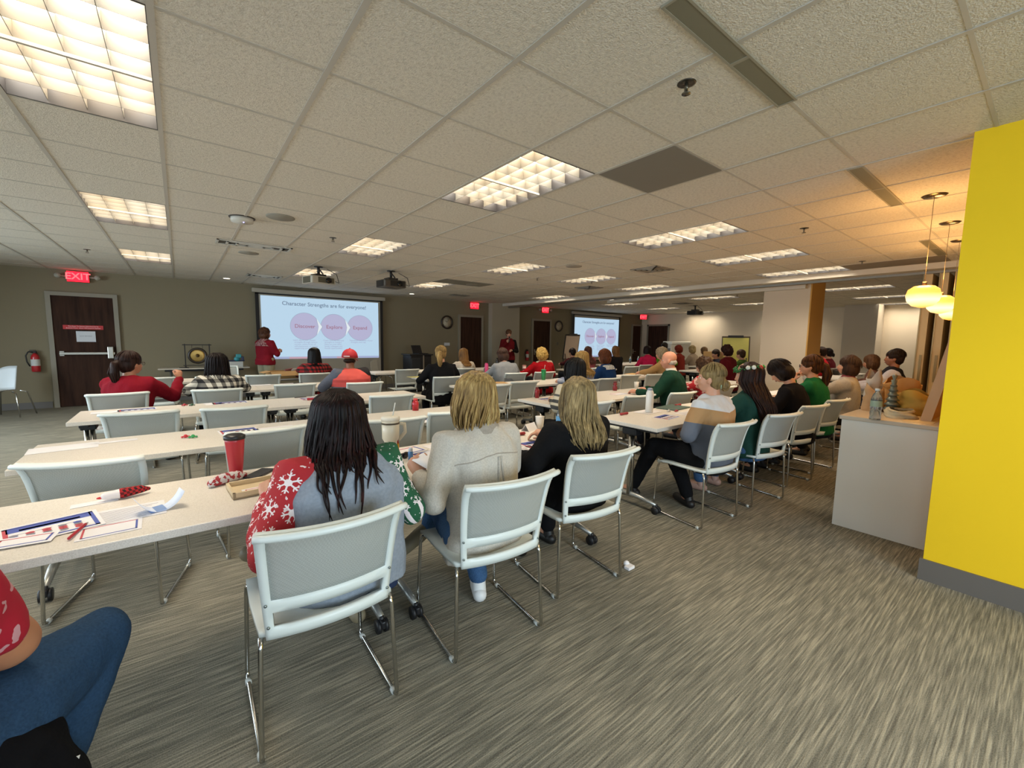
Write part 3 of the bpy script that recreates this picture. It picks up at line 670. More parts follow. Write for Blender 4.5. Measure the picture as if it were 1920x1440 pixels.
MB().box((-.22,-.02,0),(-.20,.02,.50)).box((.20,-.02,0),(.22,.02,.50)).box((-.25,-.015,.47),(.25,.015,.49)).box((-.25,-.015,.04),(.25,.015,.055)).box((-.23,-.12,0),(-.19,.12,.02)).box((.19,-.12,0),(.23,.12,.02)).build('stand',plain('1a1512',.5),g)
gd=MB().lathe([(.15,.02),(.165,.0),(.16,-.015),(.1,-.02),(.05,-.022),(.0,-.03)],(0,0,.25),32,axis='y').xf(Matrix.Rotation(PI,4,'Z')).build('gong_disc',plain('a88a4e',.3,.8,grain=20),g)
MB().lathe([(.168,.015),(.172,0),(.166,-.02),(.125,-.0235),(.123,-.01)],(0,0,.25),32,axis='y',cap=False).xf(Matrix.Rotation(PI,4,'Z')).build('dark_rim',plain('2a2016',.4),gd)
MB().lathe([(.035,-.025),(.03,-.033),(0,-.036)],(0,0,.25),20,axis='y').xf(Matrix.Rotation(PI,4,'Z')).build('centre_boss',plain('4a3719',.4,.5),gd)
MB().cyl((-.09,0,.38),(-.09,0,.47),.003).cyl((.09,0,.38),(.09,0,.47),.003).build('cord',BLK,g)
r=thing('tape_dispenser','teal and navy tape dispenser gun lying on a white box','dispenser',(1.0,11.2,.86)); MB().lathe([(.05,-.03),(.06,0),(.05,.03)],(0,0,.05),16,axis='y').box((-.02,-.04,.08),(.08,.04,.16),.01).build('tape_roll',plain('2f8a92',.4),r); MB().box((-.22,-.03,.0),(.14,.03,.03),.01).box((.08,-.03,.0),(.13,.03,.11),.01).build('handle',plain('1f2a4a',.4),r)
tag(MB().box((.82,11.08,.74),(1.1,11.3,.86),.006).build('white_box',plain('b9b9b4',.6)),'white box on the side table under the teal dispenser','box')
tag(MB().box((-.02,11.1,.74),(.14,11.2,.752),.004).build('black_remote',BLK),'black remote lying on the side table left of the gong','remote')
# lectern
lx,ly=5.08,10.7
r=thing('lectern','dark lectern beside the large screen with a laptop on top','lectern',(lx,ly,0)); LB=plain('17191c',.35)
MB().box((-.30,-.25,.03),(.30,.25,.98),.01).build('body',LB,r); MB().box((-.34,-.29,.98),(.34,.27,1.01),.008).build('top',LB,r); MB().box((.05,-.262,.0),(.08,-.25,1.0)).build('edge_trim',STEEL,r); MB().box((-.28,-.26,.05),(-.02,-.25,.9),.01).build('door',plain('1f2226',.3),r)
r=thing('laptop','open black laptop on the dark lectern','laptop',(lx+.10,ly-.02,1.01),.3); MB().box((-.17,-.12,0),(.17,.12,.018),.004).build('keyboard',BLK,r); MB().box((-.17,0,0),(.17,.01,.23),.004,M=Matrix.Translation((0,.12,.015))@Matrix.Rotation(-.35,4,'X')).build('screen_lid',BLK,r)
# flip charts
def easel(label,x,y,pc,fc,rz=0,w=.36,lean=.14,z0=.78,z1=1.66):
    r=thing('flip_chart',label,'flip chart',(x,y,0),rz); Mx=Matrix.Translation((0,0,z0))@Matrix.Rotation(lean,4,'X')
    h=z1-z0
    MB().box((-w,-.012,0),(w,.012,h),.006,M=Mx).build('board',plain(fc,.5),r)
    MB().box((-w+.03,-.02,.03),(w-.03,-.0125,h-.05),M=Mx).build('paper_pad',plain(pc,.8),r)
    MB().box((-w*.55,-.035,h-.04),(w*.55,-.005,h+.03),.008,M=Mx).build('clamp_bar',plain('2b2622',.4),r)
    for a,b in (((-w*.8,-.05,z0+.2),(-w*.95,-.28,0)),((w*.8,-.05,z0+.2),(w*.95,-.28,0)),((0,.12,z1-.1),(0,.5,0))): MB().cyl(a,b,.014,n=8).build('leg',BLK,r)
    return r
p=at(1069,645,y=10.6); easel('black flip chart easel with blank beige paper beside the small screen',p.x,10.6,'b9a795','1c1815')
p=at(1380,650,x=13.9); easel('flip chart easel with a yellow paper pad in front of the far wall',13.9,p.y,'f4ec86','5a4a33',-PI/2+.25,.40)
# white printer / cart near far door
p=at(1268,650,x=15.6); r=thing('printer_cart','white boxy machine by the far wall beside the far door','machine',(15.6,p.y,0),-.5)
MB().box((-.42,-.35,.0),(.42,.35,1.35),.03).build('cabinet',plain('c9c4b8',.5),r); MB().box((-.40,-.36,1.35),(.42,.35,1.47),.03).build('top_lid',plain('e9e6dc',.5),r); MB().box((-.425,-.3,.3),(-.415,.3,1.2)).build('dark_side_panel',plain('6f6a62',.5),r)
# counter ------------------------------------------------------------------
r=thing('counter','white end-panelled counter running behind the yellow wall','counter',(4.07,.73,0))
MB().box((.0,-.27,.0),(2.3,.27,.855)).build('body',plain('dddad2',.55),r); MB().box((-.012,-.285,.855),(2.32,.285,.885),.004).build('countertop',plain('c6b8a4',.45),r)
CT=.885
# ================================================================ THINGS ON TABLES
PAPER=plain('e4e2e4',.75); BLUE=plain('4a5aa8',.6); REDP=plain('c04a55',.6); GREY=plain('8c8a94',.6); LBL=plain('b9c9ea',.6); BLK2=plain('2b2a30',.6)
def sheetpaper(name,label,px,py,w,h,ang,style,group=None,z=.741,lift=0,cat='paper'):
    c=at(px,py,z=z); o_=MB(); a=math.radians(ang); T_=.0012
    mats=[PAPER,BLUE,REDP,GREY,LBL]
    o_.box((-w/2,-h/2,0),(w/2,h/2,T_))
    def strip(x0,y0,x1,y1,mi): o_.cur=mi; o_.quad((x0,y0,T_+.0003),(x1,y0,T_+.0003),(x1,y1,T_+.0003),(x0,y1,T_+.0003)); o_.cur=0
    e=.012 if h>.12 else .006
    if style in ('board','card'):
        mi=.012
        strip(-w/2+mi,-h/2+mi,w/2-mi,-h/2+mi+e,1); strip(-w/2+mi,h/2-mi-e,w/2-mi,h/2-mi,2 if style=='card' else 1); strip(-w/2+mi,-h/2+mi,-w/2+mi+e,h/2-mi,2); strip(w/2-mi-e,-h/2+mi,w/2-mi,h/2-mi,1)
    if style=='board':
        strip(-w/2+.02,h/2-.07,w/2-.02,h/2-.02,1)
        strip(-w/2+.05,h/2-.062,w/2-.05,h/2-.045,0); cols=[2,3,1,3,2]
        for a_ in range(5):
            for b_ in range(4):
                x=-w/2+.035+a_*(w-.09)/4.2; y=-h/2+.03+b_*(h-.13)/4; o_.cur=cols[(a_+b_)%5]; o_.add([(x+.012*math.cos(k*PI/4),y+.012+.012*math.sin(k*PI/4),T_+.0006) for k in range(8)],[tuple(range(8))]); o_.cur=0
        for b_ in range(3): strip(-w/2+.03+b_*.055,0,-w/2+.07+b_*.055,.004,3)
    if style=='text':
        for k in range(9): strip(-w/2+.02,h/2-.03-k*h*.09,w/2-.02-(k%3)*.02,h/2-.026-k*h*.09,3)
    if style=='label': strip(-w/2+.01,-h/2+.01,w/2-.01,h/2-.01,4)
    m_=o_.build(name,mats,fix=False); m_.location=c+Vector((0,0,lift)); m_.rotation_euler=(0,0,a)
    return tag(m_,label,cat,group)
SP=sheetpaper
SP('handout','red and blue bordered bingo handout nearest the camera on the left table',98,990,.25,.20,14,'board',lift=.002)
SP('handout','small bordered card overlapping the lower left of the nearest bingo handout',45,1016,.15,.09,-6,'card',lift=.004)
SP('answer_card','small white card with a red and blue border left of the curled paper',207,992,.17,.12,2,'card')
SP('paper_sheet','thin white text sheet beneath the curled blue paper strip',215,967,.3,.17,4,'text')
SP('paper_slip','blank white slip next to the red and white candy cane gift',178,943,.14,.05,6,'plain')
SP('paper_sheet','blank white sheet at the left end of the second left table',120,840,.3,.17,5,'plain')
SP('paper_slip','long white slip beside the blank sheet on the second left table',215,828,.22,.05,6,'plain')
SP('handout','bordered bingo handout with blue tassel design behind the red tumbler',448,808,.24,.17,4,'board')
SP('paper_sheet','white sheet right of the blue tassel handout on the second left table',515,803,.27,.12,5,'plain')
SP('handout','bordered handout at the left end of the third left table',258,768,.27,.14,5,'board')
SP('paper_sheet','blank sheet left of the handout on the third left table',200,773,.2,.13,4,'plain')
SP('handout','pale bordered handout in front of the plaid shirt person',432,755,.3,.16,3,'board')
SP('paper_sheet','white page left of the pale handout before the plaid shirt person',400,757,.14,.16,8,'plain')
SP('handout','bordered handout hidden partly by the dark hair, third left table',590,747,.3,.2,3,'board')
SP('paper_sheet','white pages at the second left table beside the small red bottle',780,790,.4,.2,5,'text')
SP('handout','bordered handout with a pen at the second left table, near the blonde hair',808,783,.26,.16,0,'card')
SP('handout','blue bordered handout in front of the person in the grey jacket',808,851,.22,.15,5,'board')
SP('handout','blue and white handout beside the cream tumbler',765,846,.2,.14,12,'card',lift=.002)
SP('paper_sheet','white sheet near the hand of the grey jacket person',835,835,.25,.16,8,'plain')
SP('handout','bordered bingo handout under the black pen at the aisle end of the nearest table',1008,832,.24,.17,0,'board')
SP('paper_sheet','white dotted sheet next to the black pen on the nearest table',985,845,.2,.16,5,'text')
SP('handout','bordered handout with a curled grey corner on the table before the striped sweater',1250,782,.26,.17,8,'board')
SP('paper_sheet','white page under the white water flask',1215,772,.28,.17,5,'plain')
SP('paper_sheet','white page beyond the flask toward the striped sweater person',1290,775,.26,.16,-4,'text')
SP('handout','bordered handout on the table left of the striped poncho',1030,748,.28,.16,4,'board')
SP('handout','bordered handout beside the small dark red bottle, middle table',1165,738,.26,.16,0,'card')
SP('paper_sheet','white page near the white paper cup on the middle table',1205,727,.2,.14,4,'plain')
SP('paper_sheet','white page on the fourth left table in front of the box',545,716,.26,.16,4,'text')
SP('paper_sheet','pale page on the fourth left table beside the plaid shirt person',480,722,.26,.16,4,'plain')
SP('handout','handout beside the folded hands of the red cardigan person',335,733,.2,.14,4,'card')
SP('yellow_pad','yellow paper pad on the table near the ponytailed person in black',778,706,.3,.2,4,'plain')
bpy.data.objects['yellow_pad'].data.materials[0]=plain('d9cf7a',.7)
SP('manila_envelope','tan manila envelope on the middle table left of the grey top person',930,716,.34,.26,-20,'plain',lift=.002,cat='envelope'); bpy.data.objects['manila_envelope'].data.materials[0]=plain('b58f57',.7)
SP('manila_envelope','tan manila envelope folded open on the table right of the blue hooded top',1190,698,.4,.3,10,'plain',lift=.002,cat='envelope'); bpy.data.objects['manila_envelope.001'].data.materials[0]=plain('c9a066',.7)
SP('paper_sheet','white page on the table beside the bald man',1230,735,.26,.16,4,'plain')
SP('paper_sheet','white page on the right table in front of the black bob person',1445,727,.3,.2,4,'text')
SP('paper_sheet','white page on the middle table by the green tumbler',1055,705,.3,.2,4,'text')
# curled paper strip
c=at(300,955,z=.742); m=MB()
def curl(u,v): 
    a=-1.05+2.1*u; return (.085*math.sin(a),(v-.5)*.07,.002+.12*(1-math.cos(a)))
m.sheet(curl,16,1,.0006); m.cur=1
m.sheet(lambda u,v:(-.035+.05*u,(v-.5)*.068,.0035+.004*u),2,1,0); o_=m.build('curled_paper',[plain('d6dff0',.7),plain('7f9ac8',.7)]); o_.location=c; o_.rotation_euler=(0,0,.25); tag(o_,'pale blue curled paper strip standing up on the nearest left table','paper')
def gift(label,px,py,ang):
    p=at(px,py,z=.741); r=thing('candy_gift',label,'gift',p,math.radians(ang))
    MB().rtube([(-.05,0,.022),(.0,0,.022)],[.016,.021],12).build('white_sleeve',plain('e0dada',.6),r)
    MB().rtube([(0,0,.022),(.06,.004,.024),(.085,.012,.018)],[.022,.017,.008],12).build('check_bag',check('5a0d12','a51c20','2a0a0c',.02),r)
    MB().ell((-.067,0,.018),(.012,.005,.005)).build('candy_tip',plain('c22a32',.4),r)
gift('white and red checked candy gift on the nearest left table',230,934,8)
def cane(label,px,py,z=.741,c='8f1f28'):
    p=at(px,py,z=z); o_=MB().rtube([(-.045,0,.013),(-.015,.004,.012),(.015,.004,.012),(.045,0,.013)],[.013,.011,.011,.013],10).build('candy_roll',plain(c,.45)); o_.location=p+Vector((0,0,.0)); return tag(o_,label,'candy','wrapped candy rolls')
cane('dark red wrapped candy roll at the corner of the table before the striped sweater',1170,778)
cane('dark red wrapped candy roll on the laptop-like grey tray near the bald man',1271,761)
cane('red wrapped candy roll on the third left table, left of the dark hair',586,750,c='b02532'); cane('red wrapped candy on the nearest table right of the grey jacket',973,817); cane('red candy roll next to the white paper cup on the middle table',1215,722,c='b02532')
for px,py,l,cs in [(352,821,'on the second left table',('c02a35','2f9a55')),(350,761,'on the third left table in front of the red cardigan',('b02532','31553c')),(1258,772,'on the table before the striped sweater',('d8d8d8','a83040'))]:
    for k,c_ in enumerate(cs):
        p=at(px+k*14-4,py,z=.741); o_=MB().ell((0,0,.012),.012).ell((.018,0,.008),(.008,.012,.006)).ell((-.018,0,.008),(.008,.012,.006)).build('wrapped_sweet',plain(c_,.3)); o_.location=p; tag(o_,'%s wrapped sweet %s'%({'c02a35':'red','b02532':'red','2f9a55':'green','31553c':'dark green','d8d8d8':'silver','a83040':'dark red'}[c_],l),'candy','wrapped sweets')
def pen(label,px,py,ang,c='2b2a30',z=.743):
    p=at(px,py,z=z); r=thing('pen',label,'pen',p,math.radians(ang)); MB().rtube([(-.07,0,.005),(.05,0,.005)],.0048,8).build('barrel',plain(c,.35),r); MB().cyl((.05,0,.005),(.072,0,.004),.004,.001,8).build('tip',STEEL,r)
pen('black pen on the handout at the aisle end of the nearest table',1020,833,-20); pen('red pen at the edge of the nearest bingo handout',148,996,78,'a81c2c'); pen('dark pen on the handout of the second left table',812,780,-15); pen('dark pen on the third left table left of the dark hair',565,744,10); pen('black pen on the paper before the red handout box',560,714,5)
# tumbler red
def tumbler(name,label,px,py,prof,body,lid,straw=None,z=.741,handle=False,trans=0,band=None,Y=None):
    p=at(px,py,z=z) if Y is None else at(px,py,y=Y); p.z=z
    r=thing(name,label,'bottle' if 'bottle' in name or 'flask' in name else 'cup',p,0)
    MB().lathe(prof,(0,0,0),28).build('body',plain(body,.3,trans=trans),r); h=prof[-1][1]; rr=prof[-1][0]
    if lid: MB().lathe([(rr+.003,h-.008),(rr+.004,h+.008),(rr*.8,h+.016),(0.001,h+.017)],(0,0,0),28).build('lid',plain(lid,.4),r)
    if straw: MB().cyl((.012,0,h),(.03,0,h+.09),.0035,n=8).build('straw',plain(straw,.4),r)
    if handle: MB().tube([(rr*.9,0,h*.85),(rr+.035,0,h*.82),(rr+.04,0,h*.6),(rr*.95,0,h*.42)],.011,10).build('handle',plain(body,.4),r)
    if band: MB().lathe([(rr+.0015,h-.03),(rr+.0015,h-.02)],(0,0,0),28,cap=False).build('band',plain(band,.3,.7),r)
    return r
tumbler('tumbler_cup','red translucent tumbler with a black lid on the nearest left table',443,885,[(.001,0),(.028,0),(.030,.03),(.042,.17),(.043,.19)],'c8303c','17171a',trans=.25)
tumbler('tumbler_cup','tall cream insulated tumbler with handle and straw beside the dark-haired person',733,856,[(.001,0),(.033,0),(.036,.09),(.048,.11),(.050,.225)],'cfc8b4','d8d3c4','c9cdc9',handle=True,band='5c5548')
c=at(1217,775,z=.741); tumbler('water_flask','tall white water flask with a grey cap before the striped sweater person',1217,773,[(.001,0),(.036,0),(.037,.01),(.037,.19),(.028,.215),(.022,.225)],'dcdcd8','8d97a8')
def bottle(label,p,cl='c6d4dc',lab='5f9fd0',s=1,g='clear water bottles'):
    r=thing('water_bottle',label,'bottle',p,0,g); 
    MB().lathe([(.001,0),(.030*s,0),(.032*s,.01*s),(.030*s,.03*s),(.032*s,.045*s),(.030*s,.06*s),(.032*s,.08*s),(.031*s,.14*s),(.022*s,.17*s),(.012*s,.185*s),(.012*s,.195*s)],(0,0,0),20).build('body',plain(cl,.05,trans=.85),r)
    MB().lathe([(.0325*s,.09*s),(.0325*s,.13*s)],(0,0,0),20,cap=False).build('label_wrap',plain(lab,.5),r); MB().lathe([(.014*s,.195*s),(.014*s,.21*s),(.001,.211*s)],(0,0,0),14).build('cap',plain('d8e2e6',.4),r); return r
bottle('clear water bottle with a blue label at the aisle end of the nearest table',at(1050,812,z=.741))
p=at(1640,787,z=CT); bottle('clear water bottle with a green label on the counter corner',Vector((p.x,p.y,CT)),lab='9aab93',s=1.1)
p=at(1181,688,y=8.6); p.z=.741; bottle('clear water bottle left of its twin beside the small screen',p); p=at(1196,688,y=8.6); p.z=.741; bottle('clear water bottle right of its twin beside the small screen',p)
tumbler('paper_cup','white paper cup beside the name card on the nearest table',1012,800,[(.001,0),(.026,0),(.036,.092),(.038,.095)],'e6e2dc',None)
tumbler('paper_cup','white paper cup on the middle table beyond the flask',1193,728,[(.001,0),(.026,0),(.036,.10)],'dcd6cb',None)
tumbler('paper_cup','white paper cup on the table beside the bald man',1237,712,[(.001,0),(.03,0),(.04,.12)],'d8d2c8',None)
tumbler('drink_bottle','small red candle-like bottle at the second left table',779,765,[(.001,0),(.03,0),(.032,.07),(.018,.1)],'a81c28','c03a3a')
tumbler('drink_bottle','dark red snowman-shaped bottle on the table before the poncho',1153,728,[(.001,0),(.03,0),(.032,.05),(.018,.07),(.03,.09),(.02,.115)],'7d1a20','5a1518')
tumbler('drink_bottle','dark red bottle between two chairs on the middle table',1007,741,[(.001,0),(.026,0),(.028,.09),(.016,.11)],'8f1f2a','6d141c')
tumbler('drink_bottle','small dark red can on the middle table left of the green tumbler',982,707,[(.001,0),(.03,0),(.03,.11)],'8a2433','701b28')
tumbler('tumbler_cup','green translucent tumbler with a straw in front of the red top person',1019,711,[(.001,0),(.033,0),(.042,.17)],'1f8a4a','2a7a4a','d9d2cc',trans=.2)
tumbler('drink_bottle','bright pink bottle beside the cream top person',902,697,[(.001,0),(.036,0),(.038,.18),(.028,.2)],'d04a80','c23a70')
tumbler('drink_bottle','black bottle between the grey top and the red top persons',991,693,[(.001,0),(.045,0),(.047,.18),(.025,.25)],'1a1716','1a1716')
tumbler('drink_bottle','small white and pink cup beside the black bottle',983,694,[(.001,0),(.035,0),(.04,.14)],'d8bdb4','b97a70')
# name card, phone, wooden tray, sweets bag, cardboard box
c=at(993,805,z=.741); o_=MB().sheet(lambda u,v:((u-.5)*.13,(v-.5)*.07,.052*(1-abs(v-.5)*2)),1,2,.0008,smooth=False).build('name_card',PAPER); o_.location=c; o_.rotation_euler=(0,0,.3); tag(o_,'folded white name card beside the paper cup','card')
tag(MB().box((-.036,-.075,0),(.036,.075,.009),.003).build('phone',plain('2e2d33',.2)),'black phone on the table between the red tumbler and the wooden tray','phone'); bpy.data.objects['phone'].location=at(487,889,z=.741); bpy.data.objects['phone'].rotation_euler=(0,0,-.7)
c=at(482,917,z=.741); r=thing('wooden_tray','pale wooden tray holding a small bordered card','tray',c,math.radians(4)); WD=plain('d3bf9c',.6,grain=8)
MB().box((-.105,-.09,0),(.105,.09,.008)).box((-.105,-.09,0),(.105,-.08,.028)).box((-.105,.08,0),(.105,.09,.028)).box((-.105,-.09,0),(-.095,.09,.028)).box((.095,-.09,0),(.105,.09,.028)).build('tray_body',WD,r)
SP('answer_card','small bordered card lying inside the pale wooden tray',488,918,.13,.09,4,'card',z=.750)
c=at(428,905,z=.741); o_=MB(); o_.rtube([(-.07,-.02,.018),(-.02,0,.024),(.04,.015,.022),(.08,.03,.014)],[.018,.026,.024,.010],10); o_=o_.build('candy_bag',print_fabric('9a2f36','c6c2c4',60,.5)); o_.location=c; o_.rotation_euler=(0,0,.2); tag(o_,'crinkled silver and red candy bag lying at the foot of the red tumbler','bag')
# sunglasses, yellow lighter, blue bottle near cream tumbler
c=at(752,862,z=.741); r=thing('sunglasses','black folded sunglasses on the nearest table beside the cream tumbler','glasses',c,.4)
MB().ell((-.035,0,.018),(.03,.006,.02)).ell((.035,0,.018),(.03,.006,.02)).build('lens',plain('111114',.1),r); MB().tube([(-.065,0,.03),(0,-.004,.034),(.065,0,.03)],.003,6).tube([(-.065,0,.03),(-.03,.05,.01),(.06,.06,.008)],.003,6).tube([(.065,0,.03),(.03,.06,.012),(-.06,.07,.008)],.003,6).build('frame',BLK,r)
tumbler('glue_bottle','small blue and white bottle beside the sunglasses',770,862,[(.001,0),(.014,0),(.014,.045),(.008,.055)],'4f7fb8','b9c6d8')
c=at(746,853,z=.741); r=thing('lighter','yellow stick with a red tip standing beside the cream tumbler','pen',c); MB().cyl((0,0,0),(0,0,.07),.008).build('barrel',plain('e3a91c',.4),r); MB().cyl((0,0,.07),(0,0,.09),.007,.004).build('red_tip',plain('c0392b',.4),r)
c=at(541,713,z=.741); r=thing('cardboard_box','open brown cardboard box on the table left of the red cap','box',c,math.radians(6)); CB=plain('a98452',.8,grain=4)
MB().box((-.30,-.14,0),(.30,-.132,.12)).box((-.30,.132,0),(.30,.14,.12)).box((-.30,-.14,0),(-.292,.14,.12)).box((.292,-.14,0),(.30,.14,.12)).box((-.3,-.14,0),(.3,.14,.006)).build('box_body',CB,r)
MB().sheet(lambda u,v:(-.3+.6*u,-.14-.09*v,.12-.07*v),1,1,.004,smooth=False).sheet(lambda u,v:(-.3-.1*v,-.14+.28*u,.12-.02*v),1,1,.004,smooth=False).build('flap',CB,r)
for k,(x,c_) in enumerate(((.02,'5c1d1a'),(.12,'8a8178'),(.2,'3a2420'))):
    o_=MB().rtube([(x-.05,0,.12),(x+.04,.02,.135)],.028,10).build('wrapped_bundle',plain(c_,.6)); o_.location=c; tag(o_,['dark red','grey','dark brown'][k]+' wrapped bundle poking out of the cardboard box','bundle','bundles in the cardboard box')
for k,(px,py) in enumerate(((548,709),(563,708))):
    o_=MB().lathe([(.02,0),(.045,.008),(.04,.03),(.03,.034)],(0,0,0),16,cap=True).build('small_dish',plain('d9d2cc',.5)); p=at(px+6,py+4,z=.741); o_.location=p; tag(o_,'small white and dark %s'%['dish in front of the cardboard box, left one','dish in front of the cardboard box, right one'][k],'dish','small dishes by the box')
# grey tray (tablet) near bald man
c=at(1262,765,z=.741); o_=MB().box((-.17,-.11,0),(.17,.11,.012),.004).build('tablet_case',plain('4a6058',.4)); o_.location=c; o_.rotation_euler=(0,0,.1); tag(o_,'grey green tablet case on the table before the striped sweater person','tablet')
# counter things -------------------------------------------------------
def bag(name,label,loc,s,c,rz=0,seed=1,top=.12):
    rr=random.Random(seed); m=MB(); rings=[]
    for i in range(9):
        t_=i/8; w=1-.25*t_*t_+.05*math.sin(i*2.1); ring=[]
        for j in range(20):
            a=2*PI*j/20; q=max(abs(math.cos(a)),abs(math.sin(a)))**-.6; d=1+.10*math.sin(3*a+i)+rr.uniform(-.05,.05)
            ring.append((s[0]*w*q*math.cos(a)*d,s[1]*w*q*math.sin(a)*d,s[2]*(t_+(.16*math.sin(2*a+seed) if i==8 else 0))))
        rings.append(ring)
    m.loft(rings,cap=False); m.add([(p[0]*.97,p[1]*.97,.001) for p in rings[0]],[tuple(range(20))]); o_=m.build(name,plain(c,.75,grain=9)); o_.location=loc; o_.rotation_euler=(0,0,rz); return tag(o_,label,'bag')
bag('paper_bag','crumpled brown paper bag at the back of the counter, red ribbon inside',(5.05,.84,CT),(.24,.15,.24),'c79a5c',.2,1)
bag('paper_bag','crumpled yellowish paper bag in the middle of the counter',(4.72,.70,CT),(.17,.12,.17),'c39a3f',.6,3)
bag('paper_bag','small upright tan paper bag behind the water bottle on the counter',(4.62,.93,CT),(.09,.07,.2),'caa173',.1,4)
bag('plastic_bag','translucent white plastic bag lying flat on the counter front',(4.40,.72,CT),(.15,.09,.06),'cdbf9f',.3,5)
bag('paper_sack','white paper sack behind the foil tree on the counter',(4.72,.96,CT),(.08,.06,.30),'cfc3b2',.1,6)
r=thing('foil_tree','small silver grey cone tree standing on the counter','ornament',(4.56,.80,CT))
m=MB()
for k in range(7): z=.03+k*.038; m.lathe([(.06-.007*k,z),(.045-.006*k,z+.015),(.02,z+.05)],(0,0,0),14)
m.build('cone_foliage',plain('7d8478',.35,.4),r); MB().cyl((0,0,0),(0,0,.05),.02).lathe([(.035,0),(.03,.012)],(0,0,0),14).build('base',plain('5d5a50',.5),r); MB().ell((0,0,.31),.012).build('tree_top',STEEL,r)
tag(MB().box((4.12,.50,CT),(4.5,.66,CT+.002)).build('paper_sheet',plain('d3bd93',.7)),'loose paper lying on the counter edge beside the yellow wall','paper')
# leaning board (framed, seen almost edge on)
r=thing('leaning_board','tall wood-edged golden board leaning on the counter beside the yellow wall','board',(4.30,.56,CT))
q0=at(1724,792,x=4.28); q1=at(1797,588,x=4.28); dy=(q1.y-q0.y); dz=q1.z-CT; r.location=(4.28,q0.y,CT)
def plank(x0,x1,h,off): return [(x0,off,0),(x1,off,0),(x1,off+dy,dz),(x0,off+dy,dz)]
m=MB(); a_=plank(.02,.9,0,-.03); b_=plank(.02,.9,0,-.055); m.add(a_+b_,[(0,1,2,3),(7,6,5,4),(0,4,5,1),(1,5,6,2),(2,6,7,3),(3,7,4,0)]).build('board_face',plain('b8831c',.6),r)
m=MB(); a_=plank(-.0,.02,0,.0); b_=plank(-.0,.02,0,-.06); m.add(a_+b_,[(0,1,2,3),(7,6,5,4),(0,4,5,1),(1,5,6,2),(2,6,7,3),(3,7,4,0)]).build('wood_edge',plain('c3a075',.5),r)
# cups stack on far table
for k in range(6):
    o_=MB().lathe([(.001,0),(.035,0),(.05,.09),(.052,.095)],(0,0,0),14).build('stacked_cups',plain('8d8678' if k%2 else '3a3630',.5)); o_.location=(11.9+.17*(k%3),3.1+.12*(k//3),.741); o_.scale=(1.6,1.6,1.2+.3*(k%2)); tag(o_,'dark rimmed stacked cups on the far room table, %s of the cluster'%['left front','middle front','right front','left rear','middle rear','right rear'][k],'cups','stacked cups on the far table')
# brown bag / box near navy person
p=at(1337,668,x=12.35); tag(MB().box((p.x-.2,p.y-.2,.741),(p.x+.2,p.y+.2,1.18),.01).build('cardboard_box',CB),'tall brown cardboard box standing on a far room table','box')
p=at(1180,1066,z=0); o_=MB().box((-.03,-.02,0),(.03,.02,.02),.004).ell((.01,.03,.018),(.02,.018,.018)).build('crumpled_tissue',PAPER); o_.location=p; tag(o_,'crumpled white tissue on the carpet behind the third front chair','tissue')
# ================================================================ PEOPLE
V=Vector
def interp(tab,t):
    if t<=tab[0][0]: return tab[0][1:]
    for a,b in zip(tab,tab[1:]):
        if t<=b[0]:
            k=(t-a[0])/(b[0]-a[0]); return tuple(x+(y-x)*k for x,y in zip(a[1:],b[1:]))
    return tab[-1][1:]
def hand(m,W,d,n,side,curl=.5,s=1.0):
    """palm, four fingers and a thumb; d = wrist to fingers, n = back of the hand"""
    d=V(d).normalized(); n=V(n); n=(n-d*n.dot(d)).normalized(); l=d.cross(n).normalized()
    def P(a,b,c): return W+d*(a*s)+l*(b*s)+n*(c*s)
    m.rtube([P(.0,0,0),P(.03,0,.0),P(.075,0,.0)],[.026*s,.030*s,.030*s],12)
    m.rtube([P(.03,-.022,0),P(.08,-.026,0)],.016*s,8).rtube([P(.03,.022,0),P(.08,.026,0)],.016*s,8)
    for k,(b,L_) in enumerate(((-.031,.060),(-.011,.075),(.010,.080),(.030,.070))):
        p=P(.085,b,.002); pts=[P(.06,b*.9,0),p]; a=.25
        for f_ in (.45,.32,.25): a+=curl*(.9 if f_<.4 else .7); p=p+(d*math.cos(a)-n*math.sin(a))*L_*f_*s*1.15; pts.append(p.copy())
        m.rtube(pts,[.010*s,.0095*s,.0088*s,.0082*s,.007*s],8)
    t0=P(.02,.03*side,-.006); t1=t0+(d*.6+l*side*.75-n*.25)*.035*s; t2=t1+(d*.9+l*side*.15-n*.45*curl)*.032*s; t3=t2+(d*.9-l*side*.25*curl-n*.3)*.024*s
    m.rtube([t0,t1,t2,t3],[.015*s,.012*s,.0105*s,.009*s],8)
def disp(me,fn):
    n=len(me.vertices); co=[0.0]*3*n; no=[0.0]*3*n; me.vertices.foreach_get('co',co); me.vertices.foreach_get('normal',no)
    for i in range(n):
        k=3*i; d=fn(V(co[k:k+3])); co[k]+=no[k]*d; co[k+1]+=no[k+1]*d; co[k+2]+=no[k+2]*d
    me.vertices.foreach_set('co',co); me.update()
def wavy(me,amp,fx,fz,seed=0):
    me.calc_loop_triangles() if False else None
    disp(me,lambda p:noise.noise(V((p.x*fx+seed,p.y*fx,p.z*fz)))*amp)
def folds(amp,seed,f=9):
    def post(o,me):
        disp(me,lambda p:(noise.noise(V((p.x*f+seed,p.y*f,p.z*f*.55)))+.45*noise.noise(V((p.x*f*2.3,p.y*f*2.3+seed,p.z*f*1.2))))*amp)
    return post
SKIN=skinmat('c49478'); SKIN2=skinmat('b98566'); SKIN3=skinmat('8a5b42')
